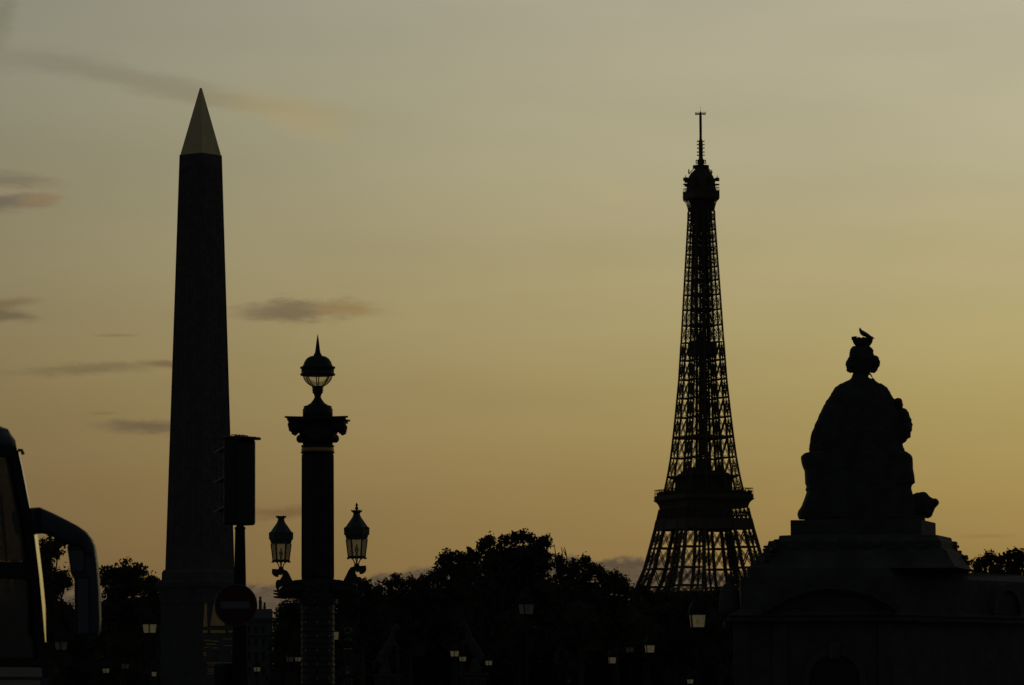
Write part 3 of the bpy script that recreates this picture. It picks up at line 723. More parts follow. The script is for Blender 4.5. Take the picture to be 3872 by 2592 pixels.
# ------------------------------------------------------------------ street lamps
def street_lamp():
    root = thing('street_lamp', '', 'street lamp', (0, 0, 0), group='street lamps round the square')
    MB().lathe([(.17, 0), (.17, .25), (.12, .35), (.12, .8), (.075, .95), (.06, 1.1), (.05, 3.1), (.07, 3.14), (.05, 3.2), (.035, 3.5), (.035, 3.86), (.06, 3.9), (.05, 3.95)], 16, flute=8, depth=.06).build('post', MT['iron'], root)
    MB().tube([(-.32, 0, 3.42), (.32, 0, 3.42)], .02, 8).ball((-.33, 0, 3.42), .032, 8, 6).ball((.33, 0, 3.42), .032, 8, 6).build('ladder_bar', MT['iron'], root)
    s = math.sqrt(.5); q = math.pi / 4
    fr = MB()
    fr.lathe([(.195 * 1.414, 3.955), (.22 * 1.414, 3.965), (.22 * 1.414, 3.992), (.21 * 1.414, 4.0)], 4, rot=q)
    for i in range(4):
        t = q + i * math.pi / 2
        fr.bar((.21 * 1.414 * math.cos(t), .21 * 1.414 * math.sin(t), 3.99), (.252 * 1.414 * math.cos(t), .252 * 1.414 * math.sin(t), 4.41), .04)
        fr.tube([(.17 * 1.414 * math.cos(t), .17 * 1.414 * math.sin(t), 3.97), (.12 * math.cos(t), .12 * math.sin(t), 3.93), (.045 * math.cos(t), .045 * math.sin(t), 3.84)], .014, 6)
    fr.build('lantern_frame', MT['iron'], root)
    MB().lathe([(.206 * 1.414, 4.001), (.248 * 1.414, 4.405)], 4, rot=q).build('lantern_glass', MT['lit'], root)
    MB().lathe([(.25 * 1.414, 4.406), (.275 * 1.414, 4.43), (.285 * 1.414, 4.60), (.30 * 1.414, 4.62), (.27 * 1.414, 4.66), (.12 * 1.414, 4.93), (.09 * 1.414, 4.96)], 4, rot=q).build('lantern_roof', MT['iron'], root)
    MB().lathe([(.11, 4.955), (.11, 5.0), (.14, 5.02), (.09, 5.07), (.03, 5.1), (.03, 5.14), (.01, 5.2)], 12).build('chimney', MT['iron'], root)
    MB().lathe([(.02, 3.99), (.02, 4.12), (.045, 4.14), (.045, 4.24), (.02, 4.27)], 8).build('burner', MT['grey'], root)
    return root
lamp0 = street_lamp()
lamp1 = copy_tree(lamp0)               # the same lamp with darker, greyer panes
for ch in kids(lamp1):
    if ch.name.startswith('lantern_glass'):
        ch.data = ch.data.copy(); ch.data.materials[0] = MT['greyer_pane']
#        sx    sy   width bright rot  label
LAMPS = [(566, 2378, 55, 1, 45, 'street lamp with glowing two pane lantern just left of the obelisk pedestal'),
         (231, 2443, 51, 0, 42, 'dim grey street lamp under the coach mirror at far left'),
         (401, 2537, 27, 1, 40, 'small lit street lamp low between the coach mirror and the obelisk'),
         (474, 2520, 31, 0, 45, 'faint grey street lamp low down, right of a brighter one near coach'),
         (582, 2550, 23, 1, 10, 'small street lamp half hidden behind left edge of obelisk pedestal'),
         (972, 2532, 27, 1, 38, 'small lit street lamp just right of the no entry sign pole'),
         (1096, 2494, 31, 0, 30, 'dim street lamp left of the big lamp column, paired with a brighter one'),
         (1127, 2494, 25, 1, 33, 'brighter street lamp of the pair touching left side of lamp column'),
         (1264, 2405, 40, 1, 8, 'lit street lamp mostly hidden behind the right side of lamp column'),
         (1354, 2562, 19, 0, 12, 'tiny faint street lamp beside the distant lamp column'),
         (1990, 2304, 62, 0, 30, 'large dim grey street lamp in front of the tallest tree clump'),
         (1719, 2473, 35, 1, 44, 'small lit street lamp, highest of three grouped around the pale horse statue'),
         (1750, 2493, 28, 1, 30, 'small lit street lamp overlapping left of the pale horse statue'),
         (1848, 2508, 28, 1, 45, 'small lit street lamp right of the pale horse statue'),
         (1706, 2584, 15, 0, 10, 'tiny faint street lamp at the bottom edge below the three grouped lamps'),
         (2638, 2350, 62, 1, 6, 'large bright street lamp below the iron tower beside the stone pavilion'),
         (2457, 2455, 39, 1, 12, 'medium bright street lamp left of the large one under the tower'),
         (2381, 2458, 33, 0, 43, 'dim grey street lamp standing next to a bright medium one'),
         (2315, 2498, 31, 1, 8, 'small bright street lamp, leftmost of the row left of the tower foot'),
         (2151, 2577, 20, 0, 14, 'tiny faint street lamp at bottom edge below the tree clump'),
         (2610, 2578, 24, 1, 20, 'tiny street lamp at the bottom edge under the large bright lamp')]
first = {0: True, 1: True}
for sx, sy, w, lit, rot, label in LAMPS:
    weff = .5 * (math.cos(R(rot)) + math.sin(R(rot)))
    rr = (2662 - sy) / w * weff
    den = 4.2 - rr
    s = 1.6 / den if den > .2 else 2
    s = max(.84, min(1.1, s))
    d = s * weff * FPX / w
    proto = lamp0 if lit else lamp1
    if first[lit]: o = proto; first[lit] = False
    else: o = copy_tree(proto)
    zc = at(sx, sy, d).z
    o.location = (at(sx, sy, d).x, d, 0)
    o.scale = (s, s, s)
    rise = zc / s - 4.2
    for ch in kids(o):
        if ch.name.startswith('post'): ch.scale = (1, 1, (3.95 + rise) / 3.95)
        else: ch.location = (0, 0, rise)
    o.rotation_euler = (0, 0, R(rot))
    o['label'] = label

# ------------------------------------------------------------------ iron tower
def iron_tower():
    Y = 2308.0; k = Y / FPX
    p = at(2667, 2662, Y)
    root = thing('iron_tower', 'tall iron lattice tower with two visible platforms and antenna, far behind the trees', 'tower', (p.x, Y, 0), R(22.7))
    def zz(sy): return at(2655, sy, Y).z
    A_ = [(0, 62), (57.6, 32.5), (zz(2207), 26.9), (zz(2150), 24.6), (zz(2072), 22.2), (zz(2003), 20.1), (zz(1920), 18.0), (zz(1851), 15.9), (zz(1801), 14.8), (zz(1735), 13.5), (zz(1665), 12.5), (zz(1582), 11.45), (zz(1437), 9.8), (zz(1293), 8.73), (zz(1121), 7.57), (zz(968), 6.48), (zz(834), 5.53), (zz(700), 5.2)]
    W_ = [(0, 25), (57.6, 15), (85, 11.8), (115, 10), (150, 7.6), (178, 6.3), (200, 5.6), (230, 5.0), (270, 4.2)]
    def A(z): return interp(A_, z)
    def B(z): return max(.6, A(z) - interp(W_, z))
    def level(mb, z, w):
        a, b = A(z), B(z)
    def bay(mb, P0, P1, Q0, Q1, w, dbl=True):
        """lattice cross between two chords P and Q"""
        if dbl:
            for e in (.0, .16):
                mb.bar(P0.lerp(P1, e), Q0.lerp(Q1, 1 - .16 + e), w); mb.bar(Q0.lerp(Q1, e), P0.lerp(P1, 1 - .16 + e), w)
        else:
            mb.bar(P0, Q1, w); mb.bar(Q0, P1, w)
    def pier_segments(mb, zs, cw, lw, sub):
        for sx in (-1, 1):
            for sy in (-1, 1):
                def cor(z):
                    a, b = A(z), B(z)
                    return [Vector((sx * a, sy * a, z)), Vector((sx * b, sy * a, z)), Vector((sx * b, sy * b, z)), Vector((sx * a, sy * b, z))]
                for z0, z1 in zip(zs, zs[1:]):
                    c0, c1 = cor(z0), cor(z1)
                    for i in range(4):
                        j = (i + 1) % 4
                        mb.bar(c0[i], c1[i], cw if i != 2 else cw * .8)
                        mb.bar(c1[i], c1[j], lw * (2.5 if cw > 1 else 2.2))
                        if sub:      # wide bays: a middle post and crosses either side
                            m0, m1 = (c0[i] + c0[j]) / 2, (c1[i] + c1[j]) / 2
                            mb.bar(m0, m1, cw * (.6 if cw > 1 else .35))
                            bay(mb, c0[i], c1[i], m0, m1, lw); bay(mb, m0, m1, c0[j], c1[j], lw)
                        else: bay(mb, c0[i], c1[i], c0[j], c1[j], lw)
    lg = MB()
    pier_segments(lg, [0, 14, 28, 42, 55], 1.6, .7, True)
    pier_segments(lg, [60, 65, zz(2150), zz(2072), zz(2003), zz(1966)], 1.45, .3, True)
    lg.build('lower_legs', MT['tower'], root)
    ar = MB()
    for s_ in range(4):                          # arches under the first platform
        t = s_ * math.pi / 2; c, sn = math.cos(t), math.sin(t)
        pr_ = None
        for i in range(21):
            b = math.pi * i / 20; x = -37 * math.cos(b); z = 12 + 38 * math.sin(b); yv = A(z) - 1
            q = Vector((x * c - yv * sn, x * sn + yv * c, z))
            if pr_ is not None: ar.bar(pr_, q, 1.2)
            pr_ = q
    ar.build('arch', MT['tower'], root)
    def plat(z0, z1, h0, h1, mb):
        mb.loft([[(x * h0, y * h0, z0) for x, y in ((-1, -1), (1, -1), (1, 1), (-1, 1))], [(x * h1, y * h1, z1) for x, y in ((-1, -1), (1, -1), (1, 1), (-1, 1))]])
    f1 = MB(); plat(55, 57.6, 34, 36, f1); plat(57.6, 62, 24, 22, f1); f1.build('first_platform', MT['tower'], root)
    # second platform
    f2 = MB()
    z97, z102, z107 = zz(2003), zz(1966), zz(1925)
    for z0, z1 in ((z97, z102),):
        h0, h1 = A(z0) + .4, A(z1) + .4
        for i in range(4):
            t = i * math.pi / 2; c, s_ = math.cos(t), math.sin(t)
            def rt(x, y, z): return (x * c - y * s_, x * s_ + y * c, z)
            f2.add([rt(-h0, -h0, z0), rt(h0, -h0, z0), rt(h1, -h1, z1), rt(-h1, -h1, z1), rt(-h0, -h0 + .8, z0), rt(h0, -h0 + .8, z0), rt(h1, -h1 + .8, z1), rt(-h1, -h1 + .8, z1)],
                   [(0, 1, 2, 3), (7, 6, 5, 4), (0, 4, 5, 1), (3, 2, 6, 7), (0, 3, 7, 4), (1, 5, 6, 2)])
    plat(z97 + .3, z97 + .8, A(z97) - .8, A(z97) - .8, f2)
    plat(z102, z107, 11.0, 11.0, f2)
    # lattice storey, left open at the outer bays
    for i in range(4):
        t = i * math.pi / 2; c, s_ = math.cos(t), math.sin(t)
        def rt(x, y, z): return Vector((x * c - y * s_, x * s_ + y * c, z))
        n = 7; h0, h1 = A(z102), A(z107)
        for j in range(n + 1):
            x0, x1 = lerp(-h0, h0, j / n), lerp(-h1, h1, j / n)
            f2.bar(rt(x0, -h0, z102), rt(x1, -h1, z107), 1.1 if j in (0, n) else .7)
            if j < n:
                x2, x3 = lerp(-h0, h0, (j + 1) / n), lerp(-h1, h1, (j + 1) / n)
                bay(f2, rt(x0, -h0, z102), rt(x1, -h1, z107), rt(x2, -h0, z102), rt(x3, -h1, z107), .3)
                if i == 3 or (i == 0 and j < n - 2):
                    f2.add([rt(x0, -h0 + .5, z102), rt(x2, -h0 + .5, z102), rt(x3, -h1 + .5, z107), rt(x1, -h1 + .5, z107)], [(0, 1, 2, 3)])
    zz1 = [(1925, 18.2), (1915, 18.4), (1905, 18.9), (1898, 19.6), (1893, 20.6), (1890, 20.9), (1889, 20.4), (1873, 20.4)]
    for (y0, h0), (y1, h1) in zip(zz1, zz1[1:]): plat(zz(y0), zz(y1), h0, h1, f2)
    f2.build('second_platform', MT['tower'], root)
    rl = MB(); zd = zz(1873)
    for i in range(4):
        t = i * math.pi / 2; c, s_ = math.cos(t), math.sin(t)
        def rt(x, y, z): return Vector((x * c - y * s_, x * s_ + y * c, z))
        rl.bar(rt(-20.2, -20.2, zd + 3.2), rt(20.2, -20.2, zd + 3.2), .28); rl.bar(rt(-20.2, -20.2, zd + 1.2), rt(20.2, -20.2, zd + 1.2), .25)
        for j in range(29): x = lerp(-20.2, 20.2, j / 28); rl.bar(rt(x, -20.2, zd), rt(x, -20.2, zd + 3.2), .16)
        for j in range(26):
            x = random.uniform(-19.5, 19.5); h = random.uniform(1.4, 2.6)
            rl.box(rt(x, -19.2, zd + h / 2), (.8, .8, h), t)
    rl.build('railing', MT['tower'], root)
    pv = MB()
    plat(zd, zd + 2.2, 17.5, 17.5, pv)
    plat(zd + 2.2, zz(1812), 11.8, 11.8, pv)
    plat(zz(1812), zz(1803), 13.0, 15.3, pv); plat(zz(1803), zz(1802), 15.3, 15.6, pv); plat(zz(1802), zz(1790), 11.5, 10.2, pv)
    plat(zz(1790), zz(1782), 9.4, 9.4, pv)
    for sx, sy in ((-1, -1),): pv.box((sx * 8.5, sy * 8.5, zz(1783)), (4, 4, 3.0))
    pv.build('upper_pavilion', MT['tower'], root)
    # shaft above
    up = MB()
    lv = [1873, 1803, 1733, 1654, 1580, 1507, 1437, 1364, 1296]
    pier_segments(up, [zz(v) for v in lv], .78, .22, True)
    lv2 = [1296, 1232, 1173, 1117, 1062, 1012, 964, 918, 872, 834, 800]
    pier_segments(up, [zz(v) for v in lv2], .66, .2, False)
    for v in lv[1:-1] + lv2[1:]:                # belt girders between the piers
        z = zz(v); a = A(z)
        for i in range(4):
            t = i * math.pi / 2; c, s_ = math.cos(t), math.sin(t)
            def rt(x, y, z): return Vector((x * c - y * s_, x * s_ + y * c, z))
            for dz in (0, .8): up.bar(rt(-a, -a, z + dz), rt(a, -a, z + dz), .16)
            for j in range(8): x = lerp(-a, a, j / 8); x2 = lerp(-a, a, (j + 1) / 8); up.bar(rt(x, -a, z), rt(x2, -a, z + .8), .18)
        if v == 1654 or v <= 1296:
            b_ = a * .6; up.loft([[(x * b_, y * b_, z - 1.0) for x, y in ((-1, -1), (1, -1), (1, 1), (-1, 1))], [(x * b_, y * b_, z + .9) for x, y in ((-1, -1), (1, -1), (1, 1), (-1, 1))]])
        if v == 1654:
            b_ = a * 1.0; up.loft([[(x * b_, y * b_, z - .9) for x, y in ((-1, -1), (1, -1), (1, 1), (-1, 1))], [(x * b_, y * b_, z + .5) for x, y in ((-1, -1), (1, -1), (1, 1), (-1, 1))]])
    # middle crosses between the piers
    for v0, v1 in list(zip(lv, lv[1:])) + list(zip(lv2, lv2[1:])):
        z0, z1 = zz(v0), zz(v1)
        for i in range(4):
            t = i * math.pi / 2; c, s_ = math.cos(t), math.sin(t)
            def rt(x, y, z): return Vector((x * c - y * s_, x * s_ + y * c, z))
            b0, b1 = B(z0), B(z1)
            up.bar(rt(-b0, -A(z0), z0), rt(b1, -A(z1), z1), .22); up.bar(rt(b0, -A(z0), z0), rt(-b1, -A(z1), z1), .22)
    up.build('lattice_shaft', MT['tower'], root)
    # lift shafts in the core
    co = MB()
    for x, y in ((-3.2, -3.2), (3.2, -3.2), (3.2, 3.2), (-3.2, 3.2), (-1.1, -3.2), (1.3, -3.2), (-3.2, 1.0), (3.2, -1.2), (4.4, .6), (-4.4, -.6), (.4, 4.2)):
        co.bar((x, y, zz(1850)), (x * .6, y * .6, zz(790)), .42)
    z = zz(1840)
    while z < zz(800):
        for s_ in (-1, 1):
            w3 = lerp(3.2, 1.95, (z - 118) / 155.0)
            co.bar((-w3, s_ * w3, z), (w3, s_ * w3, z + 5), .22); co.bar((w3, s_ * w3, z), (-w3, s_ * w3, z + 5), .22)
            co.bar((s_ * w3, -w3, z), (s_ * w3, w3, z + 5), .25); co.bar((-w3, s_ * w3, z), (w3, s_ * w3, z), .25)
        z += 5.5
    for sx, y0, y1 in ((-1.0, 1325, 1255), (1.1, 1560, 1500), (-.6, 960, 930)): co.box((sx, 0, zz((y0 + y1) / 2)), (3.0, 3.6, abs(zz(y0) - zz(y1)) * .8))
    plat(zz(1345), zz(1300), 6.2, 6.0, co)      # intermediate platform
    plat(zz(1808), zz(1740), 3.6, 3.0, co)
    plat(zz(845), zz(790), 3.9, 3.9, co)
    co.build('lift_core', MT['tower'], root)
    # summit
    sm = MB()
    def cyl(rows, n=16): sm.lathe([(w * k, zz(v)) for w, v in rows], n, rot=.2)
    plat(zz(756), zz(752), 7.3, 7.7, sm); plat(zz(752), zz(724), 7.6, 7.6, sm)
    for i in range(4):
        t = i * math.pi / 2; c, s_ = math.cos(t), math.sin(t)
        def rt(x, y, z): return Vector((x * c - y * s_, x * s_ + y * c, z))
        for j in range(9):
            f = lerp(-1, 1, j / 8); prv = None
            for v, h in ((800, 5.25), (785, 5.5), (772, 5.95), (762, 6.6), (755, 7.4)):
                q = rt(f * h, -h, zz(v))
                if prv is not None: sm.bar(prv, q, .42)
                prv = q
        for j in range(13):
            f = lerp(-7.5, 7.5, j / 12)
            sm.bar(rt(f, -7.5, zz(724)), rt(f * .97, -7.4, zz(712)), .14)
        sm.bar(rt(-7.4, -7.4, zz(712)), rt(7.4, -7.4, zz(712)), .2)
    plat(zz(790), zz(755), 4.2, 4.2, sm)
    cyl([(58, 725), (55, 705), (54, 690), (52, 680), (47, 668), (40, 657), (30, 648), (24, 642), (20, 634), (16, 627)])
    for rr, v, h in ((62, 700, 5), (62, 682, 10), (62, 676, 3)):
        for i in range(7):
            t = .35 + i * .9; sm.box((rr * k * math.cos(t), rr * k * math.sin(t), zz(v)), (2.2, 2.2, h * k), t); sm.bar((40 * k * math.cos(t), 40 * k * math.sin(t), zz(v + 4)), (rr * k * math.cos(t), rr * k * math.sin(t), zz(v + 2)), .5)
            if h == 10:
                sm.bar((rr * k * math.cos(t), rr * k * math.sin(t), zz(v)), (rr * k * math.cos(t), rr * k * math.sin(t), zz(v - 16)), .3)
    for t in (.1, 2.9, 4.3, 1.6): sm.tube([(47 * k * math.cos(t), 47 * k * math.sin(t), zz(660)), (47 * k * math.cos(t), 47 * k * math.sin(t), zz(642))], 2.4 * k, 8)
    for i in range(10):
        t = i * .63; sm.bar((45 * k * math.cos(t), 45 * k * math.sin(t), zz(655)), (16 * k * math.cos(t), 16 * k * math.sin(t), zz(625)), .35)
        sm.box((26 * k * math.cos(t), 26 * k * math.sin(t), zz(632)), (1.3, 1.3, 1.6), t)
    sm.build('summit_cabin', MT['tower'], root)
    an = MB()
    an.lathe([(w * k, zz(v)) for w, v in ((16, 628), (11, 622), (14, 618), (14, 606), (9, 603), (8, 598), (8, 534), (6, 529), (5, 525))], 10)
    for i in range(14): v0 = 526 - i * 7; an.lathe([(w * k, zz(v)) for w, v in ((4.6, v0), (5.4, v0 - 1.5), (5.4, v0 - 5), (4.6, v0 - 7))], 8)
    an.lathe([(w * k, zz(v)) for w, v in ((4, 430), (4, 424), (1, 423))], 6)
    for v in (588, 576, 561, 548, 535):
        for t in (0, 1.57, 3.14, 4.71): an.bar((0, 0, zz(v)), (13 * k * math.cos(t - .4), 13 * k * math.sin(t - .4), zz(v)), .4); an.bar((13 * k * math.cos(t - .4), 13 * k * math.sin(t - .4), zz(v + 3)), (13 * k * math.cos(t - .4), 13 * k * math.sin(t - .4), zz(v - 3)), .3)
    for t in (0, 1.57, 3.14, 4.71):
        c, s_ = math.cos(t - .4), math.sin(t - .4)
        for v in (618, 607): an.bar((0, 0, zz(v)), (18 * k * c, 18 * k * s_, zz(v)), .4)
        an.bar((18 * k * c, 18 * k * s_, zz(620)), (18 * k * c, 18 * k * s_, zz(605)), .35)
        an.bar((0, 0, zz(431)), (20 * k * c, 20 * k * s_, zz(433)), .6)
        for q in (9, 14, 19): an.bar((q * k * c, q * k * s_, zz(433)), (q * k * c, q * k * s_, zz(424)), .25)
    an.bar((0, 0, zz(424)), (0, 0, zz(405)), .12)
    an.build('antenna_mast', MT['tower'], root)
iron_tower()

# ------------------------------------------------------------------ stone pavilion with seated statue
PY = 100.0; PK = PY / FPX
PC = at(3300, 2600, PY)
def PX(sx): return (sx - 3300) * PK
def PZ(sy): return at(3300, sy, PY).z
def pavilion():
    root = thing('stone_pavilion', 'dark stepped stone pavilion with arched pediment carrying the seated statue', 'pavilion', (PC.x, PY, 0))
    def zx(a): return PX(2700 + a / 1.999)
    def zy(b): return PZ(1950 + b / 1.999)
    def sec(L, Rr, b, front, cut, back=6.2):
        x0, x1 = zx(L), zx(Rr)
        return [(x0, front, zy(b)), (x1 - cut * .28, front, zy(b)), (x1, front + cut, zy(b)), (x1, back, zy(b)), (x0 + .3, back, zy(b))]
    MB().loft([sec(613, 1782, 150, 1.0, 1.9, 3.4), sec(613, 1782, 18, 1.0, 1.9, 3.4)]).build('statue_plinth', MT['limestone'], root, bevel=.02)
    st = MB().loft([sec(268, 2066, 396, .15, 2.2), sec(330, 2032, 380, .2, 2.2), sec(385, 2005, 345, .3, 2.1), sec(405, 1992, 320, .35, 2.1), sec(440, 1972, 290, .4, 2.0), sec(452, 1962, 262, .45, 2.0), sec(487, 1926, 238, .5, 2.0), sec(488, 1922, 208, .5, 2.0), sec(480, 1918, 186, .5, 2.0), sec(514, 1896, 166, .6, 1.9), sec(520, 1890, 141, .65, 1.9), sec(600, 1800, 137, .7, 1.9)])
    st.build('stepped_roof', MT['limestone'], root)
    cv = MB(); rnd = random.Random(11)
    edge = [(490, 186), (487, 206), (492, 224), (470, 248), (452, 268), (442, 288), (420, 308), (405, 324), (388, 342), (352, 364)]
    edr = [(1916, 186), (1921, 210), (1922, 236), (1938, 256), (1958, 276), (1968, 292), (1984, 312), (1994, 330), (2010, 348)]
    for lst, yy in ((edge, (.5, 1.4, 2.6, 4)), (edr, (2.5, 3.4, 4.6))):
        for y_ in yy:
            for a, b in lst:
                cv.box((zx(a), y_ + rnd.uniform(-.15, .15), zy(b)), (rnd.uniform(.06, .13), rnd.uniform(.2, .45), rnd.uniform(.06, .11)), rnd.uniform(-.5, .5))
    for i in range(26):
        a = lerp(520, 1600, i / 25); cv.ball((zx(a), .52, zy(rnd.uniform(195, 330))), (rnd.uniform(.08, .2), .08, rnd.uniform(.08, .2)), 8, 6)
    cv.build('carved_trophies', MT['dark_stone'], root, bevel=.02)
    def sec2(L, Rr, b, front, bx, by=6.4):
        return [(zx(L), front, zy(b)), (zx(Rr), front, zy(b)), (bx, by, zy(b)), (zx(L) + .3, by, zy(b))]
    bl = MB().loft([sec2(213, 1385, 701, .0, 5.1), sec2(213, 1370, 462, .05, 5.0), sec2(268, 1360, 459, .1, 4.95), sec2(270, 1340, 397, .15, 4.3)])
    bl.build('attic', MT['limestone'], root)
    cn = MB().loft([sec2(96, 1375, 812, -.14, 5.3), sec2(80, 1385, 795, -.26, 5.5), sec2(78, 1388, 783, -.27, 5.5), sec2(120, 1365, 772, -.14, 5.3), sec2(110, 1370, 752, -.2, 5.35), sec2(120, 1366, 742, -.16, 5.3), sec2(213, 1400, 701, .0, 5.1)])
    cn.build('cornice', MT['limestone'], root)
    wl = MB().add([(zx(160), -.02, 0), (zx(1350), -.02, 0), (5.1, 6.2, 0), (zx(160) + .3, 6.2, 0), (zx(160), -.02, zy(812)), (zx(1350), -.02, zy(812)), (5.1, 6.2, zy(812)), (zx(160) + .3, 6.2, zy(812))], [(0, 1, 5, 4), (1, 2, 6, 5), (2, 3, 7, 6), (3, 0, 4, 7), (4, 5, 6, 7)])
    wl.build('wall', MT['limestone'], root)
    for a in (210, 500, 1300): MB().box((zx(a), -.06, zy(812) / 2), (.36, .1, zy(812) - .02)).build('pilaster', MT['limestone'], root, bevel=.01)
    # segmental pediment
    def arc(r0, r1, y0, y1, cxp, czp, a0, a1, n=24):
        vs = []; fs = []
        for i in range(n + 1):
            t = lerp(a0, a1, i / n)
            for rr in (r0, r1):
                for yy in (y0, y1): vs.append((cxp + rr * math.cos(t), yy, czp + rr * math.sin(t)))
        for i in range(n):
            o_ = i * 4
            fs += [(o_, o_ + 4, o_ + 6, o_ + 2), (o_ + 1, o_ + 3, o_ + 7, o_ + 5), (o_ + 2, o_ + 6, o_ + 7, o_ + 3), (o_, o_ + 1, o_ + 5, o_ + 4)]
        fs += [(0, 2, 3, 1), (n * 4, n * 4 + 1, n * 4 + 3, n * 4 + 2)]
        return vs, fs
    # chord 1010 px wide, 170 px high
    c_ = 505.0; s_ = 175.0; rad = (c_ * c_ + s_ * s_) / (2 * s_); u1 = 1 / 1.999 * PK
    ang = math.asin(c_ / rad)
    pd = MB()
    pd.add(*arc((rad - 22) * u1, (rad + 16) * u1, -.3, .1, zx(893), zy(540 + rad), math.pi / 2 - ang, math.pi / 2 + ang))
    pd.add(*arc((rad - 44) * u1, (rad - 24) * u1, -.16, .1, zx(893), zy(540 + rad), math.pi / 2 - ang * .95, math.pi / 2 + ang * .95))
    pd.build('pediment', MT['limestone'], root)
    dr = MB(); cz = zy(1240); rr = 188 * u1
    dr.add(*arc(rr, rr + .16, -.12, .02, zx(910), cz, 0, math.pi))
    dr.box((zx(910) - rr - .08, -.05, cz / 2), (.16, .14, cz)).box((zx(910) + rr + .08, -.05, cz / 2), (.16, .14, cz))
    dr.box((zx(910), -.1, zy(1020)), (.26, .2, .4))
    dr = dr.build('door_surround', MT['limestone'], root, bevel=.012)
    pts = [(zx(910) - rr, .01), (zx(910) + rr, .01)] + [(zx(910) + rr * math.cos(math.pi * i / 20), cz + rr * math.sin(math.pi * i / 20)) for i in range(21)]
    MB().prism(pts, -.032, -.024).build('door', MT['black'], root)
    # arched dormer on the right hand face
    dx, dy = 5.1 - zx(1350), 6.2; ln = math.hypot(dx, dy); dx, dy = dx / ln, dy / ln
    dm = MB(); dr0 = .58
    dm.add(*arc(dr0, dr0 + .17, -.14, .3, 0, 0, 0, math.pi))
    dm.prism([(-dr0, 0)] + [(dr0 * math.cos(math.pi * i / 16), dr0 * math.sin(math.pi * i / 16)) for i in range(17)], -.02, .3)
    cxw, cyw = 3.63, 4.23
    dm.xf(lambda v: Vector((cxw + v.x * dx + v.y * -(-dy) * -1, cyw + v.x * dy + v.y * dx * 1, 3.75 + v.z)))
    dm.build('dormer_arch', MT['limestone'], root)
    urn = MB().lathe([(w * u1, zy(b)) for w, b in ((78, 742), (82, 700), (80, 640), (74, 590), (66, 550), (50, 518), (26, 500), (10, 488))], 16, (zx(135), .5))
    urn.build('corner_urn', MT['limestone'], root, True)
    MB().tube([(zx(a), .5, zy(b)) for a, b in ((190, 496), (165, 484), (145, 466), (128, 446), (122, 434))], [.05, .09, .09, .05, .02], 10).build('corner_scroll', MT['dark_stone'], root, True)
pavilion()

